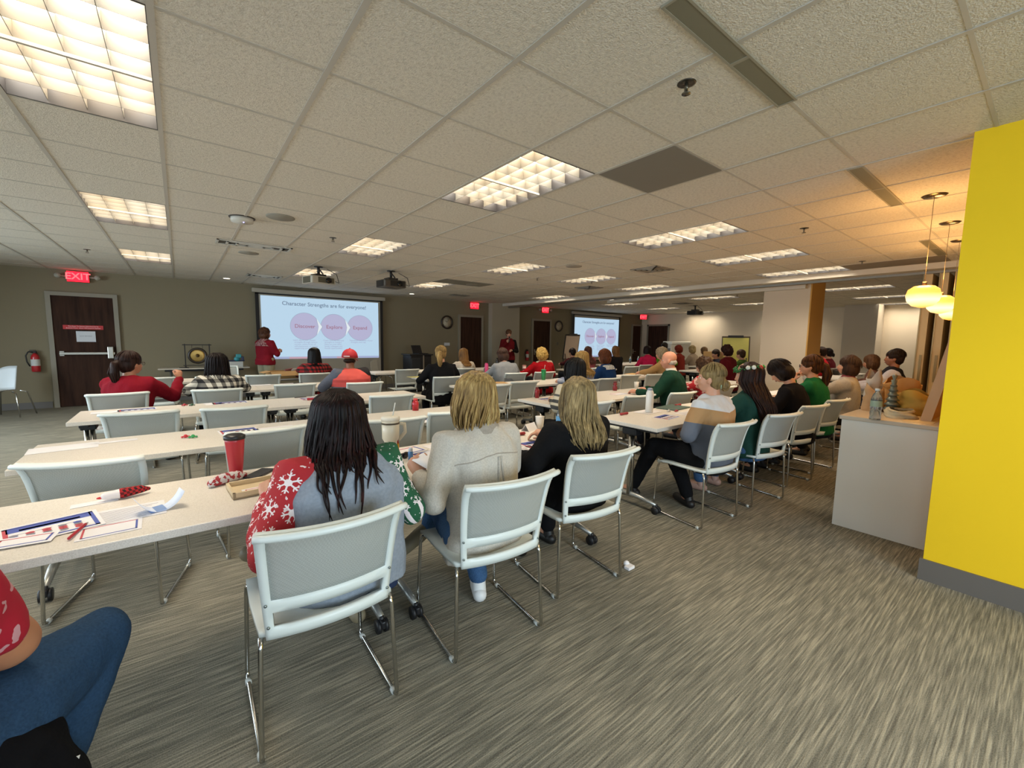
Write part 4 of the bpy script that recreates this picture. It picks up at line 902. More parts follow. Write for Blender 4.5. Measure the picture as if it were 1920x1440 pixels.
def person(label,X,Y,ztop,rz=0,det=0,lean=.12,bulk=1.0,head_yaw=0,head_pitch=.1,top='333333',topmat=None,pants='23262c',pantsmat=None,shoes='1c1a1a',skin=None,
           arms=None,legs=None,hair='short',hc=('2a1a14','4a3022'),hl=None,htab=None,sleeve=1.0,standing=False,sleeves=None,glasses=False,collar=None,voxel=None,group=None,extra=None,twist=0,hemz=None,sh=.175,locks=0,hang=None,hs=None):
    hs=hs or (1.16 if det<2 else 1.0)
    skin=skin or SKIN
    r=thing('person',label,'person',(X,Y,0),math.radians(rz),group)
    vox=voxel or (.016,.0115,.0075)[det]
    pz=.93 if standing else .50
    L=V((0,math.sin(lean),math.cos(lean))); Nn=V((0,-math.cos(lean),math.sin(lean)))
    sp=(ztop-pz-.235*math.cos(head_pitch*.6))/(.545*math.cos(lean)); sp=max(.62,min(1.3,sp))
    pel=V((0,0,pz))
    def S(t,x=0,y=0): return pel+L*(t*sp)+V((x,0,0))-Nn*y
    neck=S(.545); hyaw,hp=math.radians(head_yaw),head_pitch
    Rh=Matrix.Rotation(hyaw,3,'Z')@Matrix.Rotation(-hp,3,'X')
    H=neck+V((0,.018,0))+Rh@V((0,.012,.115)); H.z=ztop-.118*max(.85,math.cos(hp))
    def hd(x,y,z): return H+Rh@V((x,y,z))
    def ring(t,hw,hd_,b=1.0,n=20,yo=0):
        c=S(t,0,yo); out=[]; b=b if t>.2 else 1+(b-1)*(.45+.55*max(0,t)/.2)
        for k in range(n):
            a=2*PI*k/n; ca,sa=math.cos(a),math.sin(a); e=.85
            out.append(c+V((math.copysign(abs(ca)**e,ca)*hw*b,0,0))-Nn*(math.copysign(abs(sa)**e,sa)*hd_*b))
        return out
    B=bulk
    prof=[(-.09,.175,.12),(0,.18,.13),(.12,.158,.118),(.24,.165,.12),(.36,.178,.118),(.43,.170,.105),(.48,.130,.082),(.515,.085,.066)]
    shz=.435
    A=arms or {}
    if standing: dft=lambda s:(V((s*.24,-.02,1.12)),V((s*.2,.12,.92)))
    else: dft=lambda s:(V((s*.27,.12,.80)),V((s*.14,.40,.775)))
    arm={}
    for s_,kx in ((-1,'L'),(1,'R')):
        e,w=dft(s_); hh=dict(n=(0,0,1),curl=.5,d=None)
        if kx in A: q=A[kx]; e,w=V(q[0]),V(q[1]); hh.update(q[2] if len(q)>2 else {})
        shp=S(shz,s_*sh*(.9+.1*B)); arm[kx]=(shp,e,w,hh,s_)
    # ---- body
    m=MB()
    m.loft([ring(t_,a*.92,b_*.9,min(B,1.35)) for t_,a,b_ in prof])
    m.rtube([S(.47),neck+V((0,.0,.02)),hd(0,-.015,-.05)],[.062,.054,.052])
    m.ell(hd(0,-.012,.034),(.074,.094,.082),Rh).ell(hd(0,.018,-.02),(.063,.068,.088),Rh).ell(hd(0,.034,-.078),(.042,.042,.034),Rh)
    m.ell(hd(0,.085,-.018),(.010,.014,.026),Rh,10,8).ell(hd(0,.098,-.036),(.014,.014,.011),Rh,10,8).ell(hd(0,.074,.018),(.046,.012,.010),Rh,12,8).ell(hd(0,.079,-.066),(.022,.010,.010),Rh,10,8)
    for s_ in (-1,1): m.ell(hd(s_*.076,-.004,-.018),(.009,.019,.031),Rh,10,8); m.ell(hd(s_*.035,.052,-.036),(.024,.022,.022),Rh,10,8)
    for kx,(shp,e,w,hh,s_) in arm.items():
        q_=1.38 if sleeve<.5 else 1; m.rtube([shp,shp.lerp(e,.5),e],[.058*q_,.050*q_,.042*q_]).rtube([e,e.lerp(w,.35),w],[.042*q_,.040*q_,.027*q_])
        d=V(hh['d']) if hh['d'] is not None else (w-e); hand(m,w+d.normalized()*.01,d,hh['n'],-s_,hh['curl'],1.0 if det else 1.05)
    if legs is None:
        if standing: legs={s_:((s_*.10,.02,.50),(s_*.11,-.02,.09),(s_*.13,.13,.03)) for s_ in (-1,1)}
        else: legs={s_:((s_*.14,.42,.50),(s_*.14,.38,.10),(s_*.15,.53,.035)) for s_ in (-1,1)}
    for s_,(k_,an,to) in legs.items():
        hp_=pel+V((s_*.09,.03,0)); m.rtube([hp_,V(k_)],[.075,.052]).rtube([V(k_),V(k_).lerp(V(an),.35),V(an)],[.052,.054,.034]).rtube([V(an)+V((0,0,-.02)),V(to)],[.034,.026])
    body=remesh(m.build('body',skin,r),vox,5 if det else 3)
    # ---- clothes
    b2=1.0+.07
    TM=topmat or fabric(top)
    def topgarment():
        m=MB(); rings=[ring(t_,a*b2,b_*b2,B) for t_,a,b_ in prof]
        rings.append(ring(.535,.072,.062,1)); m.loft(rings)
        return m
    m=topgarment()
    if hemz: m.loft([[V((p.x*1.10,p.y*1.12,p.z-.035)) for p in ring(-.09,.175*b2,.12*b2,B)],ring(.0,.19*b2,.14*b2,B)])
    def sl(mm,kx):
        shp,e,w,hh,s_=arm[kx]; k=.9+.1*B
        if sleeve<.5: mm.rtube([S(shz-.02,s_*.11),shp,shp.lerp(e,.68)],[.085*B,.080*B,.074*k*b2]); return
        if sleeve>=.99: end=w-(w-e).normalized()*.005
        else: end=e+(w-e)*max(0,sleeve-.5)*2
        mm.rtube([S(shz-.02,s_*.11),shp,shp.lerp(e,.5),e],[.085*B,.076*B,.066*k*b2,.058*k*b2])
        if sleeve>.5: mm.rtube([e,e.lerp(end,.5),end],[.058*k*b2,.053*k*b2,.040*k*b2])
    if sleeves is None:
        for kx in arm: sl(m,kx)
    remesh(m.build(extra.get('topname','top') if extra else 'top',TM,r),vox*1.15,5,folds(.010+.006*(det>0),hash(label)%97 if False else len(label)*1.3,8))
    if sleeves:
        for kx,mat in sleeves.items():
            mm=MB(); sl(mm,kx); shp,e,w,hh,s_=arm[kx]
            def post(o,me,shp=shp,e=e,w=w):
                folds(.012,3,8)(o,me); ul=me.uv_layers.new(name='UVMap'); co={}
                for v in me.vertices:
                    p=v.co; best=None
                    for a,b,base in ((shp,e,0),(e,w,(e-shp).length)):
                        ab=b-a; t_=max(0,min(1,(p-a).dot(ab)/ab.length_squared)); q=a+ab*t_; dd=(p-q).length
                        if best is None or dd<best[0]: best=(dd,base+t_*ab.length,p-q,ab.normalized())
                    dd,ln,rv,ax=best; ref=V((0,-1,0)); ref=(ref-ax*ref.dot(ax)).normalized(); sd=ax.cross(ref); co[v.index]=(ln,math.atan2(rv.dot(sd),rv.dot(ref))*.075)
                for l_ in me.loops: ul.data[l_.index].uv=co[l_.vertex_index]
            remesh(mm.build('sleeve',mat,r),vox*1.15,5,post)
    if collar:
        mm=MB(); mm.loft([ring(.49,.10,.085,1),ring(.535,.072,.066,1),ring(.56,.064,.062,1)],cap=False); mm.build('collar',plain(collar,.8),r)
    m=MB(); PM=pantsmat or fabric(pants,scale=140)
    m.loft([ring(-.12,.155,.115,B*b2),ring(-.04,.170,.120,B),ring(.03,.155,.110,B),ring(.07,.13,.09,B)])
    for s_,(k_,an,to) in legs.items():
        hp_=pel+V((s_*.095,.02,-.01)); an_=V(k_).lerp(V(an),.93); m.rtube([hp_,hp_.lerp(V(k_),.5),V(k_)],[.105*B,.088*B,.070]).rtube([V(k_),V(k_).lerp(an_,.4),an_],[.070,.066,.056])
    remesh(m.build('trousers',PM,r),vox*1.3,4,folds(.008,len(label),10))
    SM=plain(shoes,.5)
    for s_,(k_,an,to) in legs.items():
        an,to=V(an),V(to); dd=(to-an); m=MB(); he=an+V((0,-.02,-.055)) if abs(to.z-an.z)<.12 or True else an
        if (an.z<.2): 
            f_=V((to.x-an.x,to.y-an.y,0)).normalized(); h_=V((an.x,an.y,.035))-f_*.035; m.rtube([h_,h_+f_*.09,h_+f_*.2],[.038,.042,.036]); m.rtube([an+V((0,0,-.0)),h_+f_*.02+V((0,0,.01))],[.036,.038]); 
            for q in m.v:
                if q.z<.002: q.z=.002
        else:
            f_=dd.normalized(); m.rtube([an-f_*.03,an+f_*.08,an+f_*.19],[.042,.043,.036])
        m.build('shoe',SM,r)
    # ---- face
    for s_ in (-1,1):
        e_=MB().ell(hd(s_*.030,.0655,.0),.0105,Rh,14,10).build('eye',plain('d8d0c8',.2),r); MB().ell(hd(s_*.030,.0735,.0),(.0055,.0042,.0055),Rh,10,8).build('iris',plain('2a1a12',.1),e_)
    MB().ell(hd(0,.0865,-.0625),(.020,.0055,.004),Rh,12,6).ell(hd(0,.0855,-.0695),(.018,.006,.0045),Rh,12,6).build('lips',plain('9c4d48',.5),r)
    if glasses:
        m=MB()
        for s_ in (-1,1):
            m.tube([hd(s_*.032+.024*math.cos(a*PI/8),.096,.018*math.sin(a*PI/8)) for a in range(17)],.0022,6).tube([hd(s_*.056,.095,.004),hd(s_*.076,.0,.002),hd(s_*.076,-.02,-.01)],.0022,6)
        m.tube([hd(-.008,.097,.004),hd(.008,.097,.004)],.0022,6); m.build('glasses',plain('3a2420',.3),r)
    # ---- hair
    HM=hairmat(*hc); m=MB(); hv=(.014,.011,.008)[det]
    def cap(g=1.0):
        g*=(1+(hs-1)*.5); m.ell(hd(0,-.020,.036),(.086*g,.101*g,.090*g),Rh).ell(hd(0,-.050,-.010),(.080*g,.066*g,.085*g),Rh)
    yb=H.y; zt=ztop+.006
    if hair=='long' or htab:
        ln=hl or .45; bk=S(.35,0,-.12*B).y-.03
        tb=htab or [(0,.015,.02,-.01),(.018,.055,.065,-.018),(.05,.082,.094,-.022),(.10,.092,.104,-.022),(.16,.096,.098,-.03),(.22,.100,.085,-.045),(.28,.105,.068,-.06),(max(.34,ln*.8),.098,.045,None),(ln,.055,.022,None)]
        tb=[(a,b_*hs,c_*(1+(hs-1)*.6),(d_ if d_ is not None else (bk-yb+.01*(a-.3)))) for a,b_,c_,d_ in tb]
        cosy,siny=math.cos(hyaw),math.sin(hyaw)
        def hp3(dz,th,g=1.0,wob=V((0,0,0))):
            hw,hdp,yc=interp(tb,dz); k=min(1,max(0,1-(dz-.12)/.2))  # yaw fades below the head
            x=hw*g*math.sin(th); y=-hdp*g*math.cos(th)
            yf=.03 if dz>.055 else .09
            y=min(y,yf-yc if dz>.055 else y)
            a=hyaw*k; px,py=x,yc+y
            base=V((H.x,H.y,0)); q=V((px*math.cos(a)-py*math.sin(a),px*math.sin(a)+py*math.cos(a),0))
            if dz<.16: q.y+=math.sin(-hp)*(-.10+dz)*.9*(-1)
            else: q.y+=math.sin(-hp)*.06*(-1)
            return base+q+V((0,0,zt-dz))+wob
        N=14; dmax=tb[-1][0]; rings=[[hp3(.003+dmax*.9*i/N,2*PI*k/20,.95) for k in range(20)] for i in range(N+1)]
        m.loft(rings)
        if det>=1 or locks:
            def post(o,me): 
                disp(me,lambda p:noise.noise(V((p.x*45,p.y*45,p.z*5)))*.007)
            hair_o=remesh(m.build('hair',HM,r),hv,4,post)
            n=locks or 70; rr=random.Random(len(label)); m=MB()
            wave=(hang or {}).get('wave',.010); spread=(hang or {}).get('spread',1.0)
            for k in range(n):
                th=rr.uniform(-2.3,2.3); ln_=dmax*rr.uniform(.74,1.0)*(1 if rr.random()<.8 else 1.06); g=rr.uniform(.97,1.05); ph=rr.uniform(0,6.28); fr=rr.uniform(14,24); pts=[];rad=[]
                steps=16
                for i in range(steps+1):
                    dz=.004+ln_*(i/steps); tt=th*(.55+.45*min(1,dz/.06)); w_=wave*min(1,max(0,(dz-.1)/.2))
                    w3=V((math.sin(dz*fr+ph)*w_,math.cos(dz*fr*.8+ph)*w_*.6,0)); pts.append(hp3(min(dz,dmax),tt,g*(1+.03*spread*(dz/dmax)),w3)-V((0,0,max(0,dz-dmax)))); rad.append((.0075 if det>1 else .009)*(1-.75*(i/steps)**2))
                m.tube(pts,rad,5,flat=.55)
            m.build('hair_locks',HM,hair_o)
        else: remesh(m.build('hair',HM,r),hv,3,lambda o,me:wavy(me,.008,40,6))
    elif hair!='none':
        if hair in('short','ponytail','bun','cap'): cap(1.0); 
        if hair=='bob': cap(1.03); m.ell(hd(0,-.034,-.035),(.097*hs,.084*hs,.10*hs),Rh)
        if hair=='curly': cap(1.08); m.ell(hd(0,-.045,-.01),(.104*hs,.09*hs,.105*hs),Rh)
        if hair=='fringe': m.ell(hd(0,-.034,-.030),(.0795,.078,.040),Rh)
        if hair=='ponytail':
            ln=hl or .30; m.ell(hd(0,-.105,.03),.028,Rh); m.rtube([hd(0,-.105,.035),hd(0,-.15,.01),hd(0,-.165,-.09),hd(0,-.15,-ln)],[.022,.038,.045,.016])
        if hair=='bun': m.ell(hd(0,-.045,-.04),(.074,.055,.06),Rh); m.ell(hd(.02,-.118,-.045),(.048,.036,.040),Rh); m.ell(hd(.04,-.115,-.075),(.03,.03,.03),Rh)
        amp={'curly':.02,'bob':.007}.get(hair,.007)
        ho=remesh(m.build('hair',HM,r),hv,3,(lambda o,me,a=amp,c=(hair=='curly'):wavy(me,a,42 if c else 38,38 if c else 7)))
        if det>=1 and hair in('bun','ponytail','bob','short'):
            mm=MB(); rr=random.Random(5+len(label))
            for k in range(70):
                th=rr.uniform(-2.4,2.4); pts=[]
                for i in range(9):
                    u=i/8*(1.75 if abs(th)<1.3 else 1.45); a=u; g=1.02+rr.uniform(-.004,.006); x=.087*g*math.sin(a)*math.sin(th)*(1+(hs-1)*.6); y=-.102*g*math.sin(a)*math.cos(th)*(1+(hs-1)*.6); z=.091*g*math.cos(a)*(1+(hs-1)*.5)
                    if hair=='bob': x*=1.05+.07*u; y*=1.02+.04*u; z-=.02*u
                    pts.append(hd(x,-.020+y,.040+z))
                mm.tube(pts,[.005]*6+[.004,.003,.001],5,flat=.5)
            if hair=='ponytail':
                for k in range(26):
                    a=rr.uniform(0,6.28); q=rr.uniform(.5,1); ln=hl or .3
                    mm.tube([hd(.018*math.cos(a),-.105,.035+.018*math.sin(a)),hd(.036*q*math.cos(a),-.152+.03*q*math.sin(a),.0),hd(.046*q*math.cos(a),-.168+.045*q*math.sin(a),-.09),hd(.034*q*math.cos(a),-.15+.03*math.sin(a),-ln*.8),hd(.012*math.cos(a),-.145,-ln*rr.uniform(.95,1.1))],[.005,.007,.007,.006,.002],5)
            mm.build('hair_locks',HM,ho)
    return dict(r=r,H=H,Rh=Rh,hd=hd,S=S,ring=ring,arm=arm,ztop=ztop)
# ---- snowflake raglan sleeve material
def snowmat(c):
    t=NT('snowflake_knit'); uv=t.n('ShaderNodeUVMap'); sx=t.n('ShaderNodeSeparateXYZ'); t.l(uv.outputs[0],sx.inputs[0])
    cell=.092; u=t.math('DIVIDE',sx.outputs[0],cell); v=t.math('DIVIDE',sx.outputs[1],cell)
    row=t.math('FLOOR',u); v=t.math('ADD',v,t.math('MULTIPLY',row,.5))
    fu=t.math('SUBTRACT',t.math('FRACT',u),.5); fv=t.math('SUBTRACT',t.math('FRACT',v),.5)
    rad=t.math('SQRT',t.math('ADD',t.math('MULTIPLY',fu,fu),t.math('MULTIPLY',fv,fv))); an=t.math('ARCTAN2',fv,fu)
    # six arms: distance to nearest spoke
    sa=t.math('SUBTRACT',t.math('ABSOLUTE',t.math('SUBTRACT',t.math('FRACT',t.math('ADD',t.math('DIVIDE',an,PI/3),10.5)),.5)),0)
    dist=t.math('MULTIPLY',rad,t.math('MULTIPLY',sa,PI/3)); along=t.math('MULTIPLY',rad,1)
    spoke=t.math('MULTIPLY',t.math('LESS_THAN',dist,.030),t.math('LESS_THAN',along,.40))
    # side branches
    b1=t.math('LESS_THAN',t.math('ABSOLUTE',t.math('SUBTRACT',t.math('SUBTRACT',along,t.math('MULTIPLY',dist,.9)),.25)),.024)
    b1=t.math('MULTIPLY',b1,t.math('LESS_THAN',dist,.12)); cen=t.math('MULTIPLY',t.math('LESS_THAN',rad,.13),t.math('GREATER_THAN',rad,.06))
    dots=t.math('GREATER_THAN',t.noise(t.obj(),75,0),.74)
    k=t.math('MAXIMUM',t.math('MAXIMUM',spoke,b1),t.math('MAXIMUM',cen,t.math('MULTIPLY',dots,.8)))
    t.base(t.mix(k,c,'e8dcdc')); t.set(Roughness=.9); t.bump(t.noise(t.obj(),120,2),.2,.003); return t.m
DENIM=fabric('2f4b6e','46658c',160); DDEN=fabric('1d2c42','2a3d58',160)
# ================= front row
w1=person('dark-haired person in a grey sweater with red and green snowflake sleeves, seated nearest',.505,1.70,1.218,3,2,lean=.16,bulk=1.36,sh=.165,top='8a929d',pants='2a3550',shoes='8b7f66',
    sleeves={'L':snowmat('a8232a'),'R':snowmat('1d5638')},arms={'L':((-.305,-.05,.67),(-.24,.22,.775)),'R':((.25,-.04,.69),(.18,.24,.775))},
    legs={-1:((-.20,.36,.54),(-.10,.42,.50),(-.25,.42,.485)),1:((.16,.42,.50),(.16,.38,.10),(.17,.53,.035))},
    htab=[(0,.015,.02,-.01),(.018,.060,.070,-.018),(.05,.090,.100,-.022),(.10,.100,.110,-.025),(.17,.107,.108,-.03),(.24,.118,.100,-.05),(.29,.127,.085,-.095),(.325,.118,.05,-.14),(.36,.06,.022,-.18)],hc=('070404','1a0908','3a1512'),locks=280,hang=dict(wave=.020,spread=1.8),extra={'topname':'sweater'})
# loose wisps down her back
w2=person('blonde person in a light grey shirt jacket holding a paper at the nearest table',1.16,1.70,1.27,4,2,lean=.10,bulk=1.12,top='a89f94',topmat=fabric('bab3a8','c4bdb2',140,5),pants='2c4a6b',pantsmat=DENIM,shoes='dfe0e0',
    head_pitch=.15,head_yaw=8,arms={'L':((-.285,.0,.70),(-.255,.16,.765),dict(curl=.9,n=(-.8,-.3,.4),d=(-.05,.5,.45))),'R':((.27,.10,.74),(.12,.36,.80))},hemz=1,
    legs={-1:((.0,.42,.50),(-.04,.45,.35),(-.18,.45,.28)),1:((.14,.40,.48),(.10,.16,.10),(.17,.28,.03))},
    htab=[(0,.015,.02,-.005),(.018,.055,.065,-.015),(.05,.084,.096,-.020),(.10,.096,.106,-.022),(.16,.104,.100,-.03),(.21,.108,.09,-.04),(.26,.10,.07,-.055),(.31,.06,.035,-.07)],hc=('5b4426','a88a56','d6c086'),locks=260,hang=dict(wave=.030,spread=4.0),extra={'topname':'shirt_jacket'})
# jacket collar, yoke seam and pleat
m=MB(); m.loft([w2['ring'](.475,.125,.10,1.02),w2['ring'](.51,.10,.088,1.02),w2['ring'](.53,.085,.08,1.0)],cap=False); m.build('jacket_collar',fabric('9f968b'),w2['r'])
MB().rtube([(-.015,.425,.43),(-.035,.445,.37)],.052).build('ripped_knee_skin',SKIN,w2['r'])
for o in list(w2['r'].children):
    if o.name.startswith('shoe'): o.data.materials[0]=plain('7f7660',.6); o['label']='khaki shoe of the crossed foot'; break
c=at(812,866,z=.83); o_=MB().sheet(lambda u,v:((u-.5)*.13,(v-.5)*.16,.012*math.sin(u*3)),4,2,.0008).build('paper_sheet',PAPER); o_.location=c; o_.rotation_euler=(.25,-.15,.3); tag(o_,'small white paper held up in the hand of the person in the grey jacket','paper')
w3=person('wavy ash blonde person in a black top, third from the left in the front row',1.88,1.74,1.215,2,2,lean=.02,bulk=1.12,top='131315',pants='141416',shoes='151515',sh=.19,
    arms={'L':((-.36,.02,.74),(-.25,.25,.72)),'R':((.27,.10,.72),(.10,.34,.78))},head_pitch=.05,
    htab=[(0,.015,.02,-.005),(.018,.055,.065,-.015),(.05,.086,.098,-.020),(.10,.100,.108,-.024),(.17,.112,.104,-.03),(.24,.124,.095,-.045),(.31,.135,.075,-.10),(.37,.13,.052,-.135),(.42,.08,.028,-.155)],hc=('5d4f38','97825a','c9b081'),locks=260,hang=dict(wave=.02,spread=1.5),extra={'topname':'sweater'})
w4=person('person in a white, tan and grey banded sweater with a low blonde bun',3.40,1.68,1.262,2,2,lean=.04,bulk=1.18,topmat=bands([(0,'5f6470'),(.24,'a98257'),(.53,'c6c7ca')],2,.66,1.08,-.18),pants='141416',shoes='1a1718',
    head_yaw=22,head_pitch=-.02,arms={'L':((-.28,.06,.70),(-.05,.20,.66),dict(curl=.7,n=(0,.3,1))),'R':((.27,.06,.70),(.06,.20,.69),dict(curl=.7))},
    legs={-1:((-.13,.44,.53),(-.10,.66,.10),(-.14,.80,.04)),1:((.08,.40,.47),(.06,.20,.09),(.12,.32,.03))},hair='bun',hc=('5c4a30','8d774e','b7a06e'),extra={'topname':'sweater'})
MB().tube([w4['hd'](.060*math.cos(a*PI/8)*1.0+.01,-.088+.0*a,-.045+.034*math.sin(a*PI/8)) for a in range(17)],.005,6).build('hair_tie',plain('9fb59a',.6),w4['r'])
w5=person('person with very long auburn-tipped hair and a tinsel holiday headband',4.08,1.66,1.262,0,1,lean=.06,bulk=1.08,top='1f4038',pants='2f4b6e',pantsmat=DENIM,shoes='b08d80',head_yaw=12,
    htab=[(0,.015,.02,-.005),(.018,.055,.065,-.015),(.05,.084,.096,-.02),(.10,.096,.106,-.022),(.18,.104,.100,-.03),(.26,.112,.085,-.09),(.40,.105,.06,-.19),(.55,.09,.045,-.235),(.66,.05,.025,-.245)],hc=('140b08','2c1710','5c3418'),locks=150,extra={'topname':'sweater'})
m=MB(); rr=random.Random(9)
for k in range(260):
    a=rr.uniform(0,2*PI); th=a; c=w5['hd'](.092*math.cos(th),-.015+.108*math.sin(th),.055+.012*math.sin(2*th)+rr.uniform(-.006,.006)); q=V((rr.uniform(-1,1),rr.uniform(-1,1),rr.uniform(-1,1))).normalized(); m.tube([c-q*.024,c+q*.024],[.005,.001],4)
tin=m.build('tinsel_headband',plain('1f6a2c',.35,.3),w5['r'])
for k,(th,c_) in enumerate(((-2.6,'d8d8cc'),(-2.0,'b5301f'),(-1.3,'2f9a4a'),(-.9,'e0e0d4'),(-3.0,'cfd0c4'),(.2,'2f9a4a'))): MB().ell(w5['hd'](.100*math.cos(th),-.015+.115*math.sin(th),.068),.020).build('ornament',plain(c_,.2,coat=.6),tin)
w6=person('person with a black bob bent over the table in a black cardigan',5.14,1.62,1.235,2,1,lean=.24,bulk=1.08,top='121012',pants='16161a',head_pitch=.75,head_yaw=10,hair='bob',hc=('0a0706','1c1210'),arms={'L':((-.26,.16,.76),(-.16,.36,.77),dict(curl=.8,n=(-.3,0,1))),'R':((.27,.14,.76),(.14,.36,.78))},skin=SKIN,extra={'topname':'cardigan'})
w7=person('person with a low auburn ponytail, glasses and a green top, hand at the chin',5.74,1.63,1.30,8,1,lean=.16,bulk=1.12,top='1c6238',pants='22242c',head_yaw=14,head_pitch=.02,hair='ponytail',hl=.26,hc=('1c110a','4a2c16','6d431e'),glasses=True,
    arms={'L':((-.22,.34,.80),(-.10,.26,1.0),dict(curl=1.1,n=(-.6,.6,0),d=(.25,-.1,.9))),'R':((.26,.14,.76),(.12,.38,.78))},extra={'topname':'top'})
w8=person('person with a short dark bob and a pale grey sweater gesturing beside the counter end',6.52,1.60,1.295,12,1,lean=-.04,bulk=1.15,top='a39c92',pants='151312',hair='bob',hc=('241813','3f2c20'),head_yaw=10,head_pitch=-.1,
    arms={'L':((-.25,.26,.86),(-.22,.38,1.02),dict(curl=.9,n=(-.8,.2,.2),d=(0,.5,.6))),'R':((.27,.14,.80),(.16,.36,.86))},collar='7c3038',extra={'topname':'sweater'})
vm=person('bearded man leaning back in a dark vest over a light long-sleeved shirt',8.0,1.52,1.375,14,1,lean=-.16,bulk=1.32,top='1d1c20',pants='181a26',skin=SKIN3,hair='short',hc=('120b08','24160f'),head_pitch=-.06,head_yaw=6,sleeves={'L':fabric('a9a6ae'),'R':fabric('a9a6ae')},
    arms={'L':((-.30,.10,.86),(-.16,.42,.80)),'R':((.30,.10,.86),(.12,.44,.80))},extra={'topname':'vest'})
person('brown-haired person in profile just behind the bearded man in the vest',9.2,1.84,1.27,8,0,top='6a4a3e',hair='bob',hc=('3a2519','5f4129'),skin=SKIN2)
# ================= second row middle block
pc=person('black-haired person wrapped in a cream poncho with dark stripes',3.23,3.02,1.255,-4,1,lean=.08,bulk=1.15,topmat=bands([(0,'b9ad95'),(.30,'b9ad95'),(.38,'3b3a38'),(.44,'b9ad95'),(.48,'3b3a38'),(.53,'b9ad95'),(.58,'4a4845'),(.61,'b9ad95'),(.86,'3b3a38'),(.89,'b9ad95'),(.94,'4a4845'),(.96,'b9ad95')],2,.40,1.10,-.25),pants='1a1a1c',hl=.36,hair='long',hc=('060606','171412'),locks=90,hemz=1,arms={'L':((-.24,.04,.76),(-.10,.28,.79)),'R':((.24,.04,.76),(.10,.28,.79))},extra={'topname':'poncho'})
bm_=person('bald man in a dark green sweater with a white collar',5.08,3.02,1.315,22,1,lean=.14,bulk=1.32,top='17382a',pants='22242a',hair='fringe',hc=('8d8478','b9b0a4'),collar='d8d4c6',skin=skinmat('c98f72'),head_yaw=12,head_pitch=.05,arms={'L':((-.34,.20,.78),(-.24,.44,.78)),'R':((.32,.14,.76),(.14,.40,.78))},extra={'topname':'sweater'})
person('person in a red and white print top with a brown bouffant hairdo',5.95,3.05,1.22,4,0,lean=.1,bulk=1.2,topmat=print_fabric('b01f2a','d8b0aa',20,.55),hair='curly',hc=('2a1a10','4a3320'),pants='2a2a30',extra={'topname':'top'})
# ================= third row middle block
person('person with long curly golden hair in a pale striped top',5.02,4.58,1.275,0,1,lean=.08,bulk=1.05,topmat=bands([(0,'a9adb9'),(.1,'8289a0'),(.2,'a9adb9'),(.3,'8289a0'),(.4,'a9adb9'),(.5,'8289a0'),(.6,'a9adb9'),(.7,'8289a0'),(.8,'a9adb9'),(.9,'8289a0')],2,.6,1.05),pants='3b526e',hair='long',hl=.42,hc=('7a5a30','b08d52','d6b97c'),locks=120,hang=dict(wave=.022,spread=2),extra={'topname':'top'})
bh=person('person with a brown bob and a blue top with a grey patterned hood',5.72,4.66,1.29,10,1,lean=.12,bulk=1.08,top='16335e',hair='bob',hc=('3a2015','6a3c24'),pants='2a2a30',extra={'topname':'top'})
m=MB(); m.loft([bh['ring'](.44,.15,.125,1.1),bh['ring'](.50,.12,.11,1.1),bh['ring'](.52,.09,.09,1.0)],cap=False); m.build('hood',print_fabric('8a8f94','c9c9c4',60,.5),bh['r'])
person('curly grey-haired person in a tan top beside the bald man',7.6,4.72,1.32,12,0,lean=.2,bulk=1.2,top='a07e52',hair='curly',hc=('6d5f4c','9a8a70'),arms={'L':((-.3,.24,.86),(-.22,.46,.82)),'R':((.3,.1,.8),(.15,.38,.8))})
# ================= fourth row and beyond, left and middle
rl=person('person in a red cardigan with a raised hand, glasses and dark ponytail',-.46,5.95,1.235,-32,1,lean=.12,bulk=1.25,top='78101f',pants='5a2a2a',hair='ponytail',hl=.22,hc=('170d0b','2f1c16'),glasses=True,head_yaw=-22,head_pitch=0,skin=SKIN2,
    arms={'R':((.24,.34,.74),(.12,.64,.90),dict(curl=1.0,n=(.6,.1,.5),d=(-.1,.3,.9))),'L':((-.22,.30,.78),(-.04,.50,.80))},extra={'topname':'cardigan'})
person('dark-haired person in a black and white plaid shirt',.34,5.92,1.225,2,1,lean=.12,bulk=1.12,topmat=check('cfcabc','6d6a63','16161a',.085),hair='long',hl=.30,hc=('0a0707','1c1210'),pants='1e1e22',locks=80,extra={'topname':'shirt'})
cp=person('man in a red baseball cap and coral and grey colour-block sweatshirt',1.83,5.88,1.255,3,1,lean=.10,bulk=1.42,topmat=bands([(0,'16161a'),(.30,'5a5c66'),(.36,'d0514a'),(.50,'b94540'),(.58,'d4564e')],2,.62,1.05),pants='1b1b20',hair='fringe',hc=('1a120e','2c1f18'),skin=SKIN3,head_yaw=-38,sleeves={'L':fabric('5c606c'),'R':fabric('2c2a2c')},arms={'L':((-.36,.10,.76),(-.2,.40,.78)),'R':((.34,.10,.74),(.2,.40,.78))},extra={'topname':'sweatshirt'})
m=MB(); rings=[]
for i in range(9):
    a=i/8*PI/2; rings.append([cp['hd'](.104*math.cos(a)*math.cos(2*PI*k/24),-.012+.124*math.cos(a)*math.sin(2*PI*k/24),.012+.125*math.sin(a)**.85) for k in range(24)])
m.loft(rings[:-1]+[[cp['hd'](.002*math.cos(2*PI*k/24),-.014,.138) for k in range(24)]]); m.ell(cp['hd'](0,-.014,.139),.009)
cc=m.build('baseball_cap',plain('b3202c',.7,grain=30),cp['r'])
MB().sheet(lambda u,v:cp['hd']((u-.5)*.15*(1-.15*v),0.095+.085*v*(1-(2*u-1)**2*.45),.022-.012*v-.03*(2*u-1)**2),8,4,.004).build('cap_brim',plain('b3202c',.7),cc)
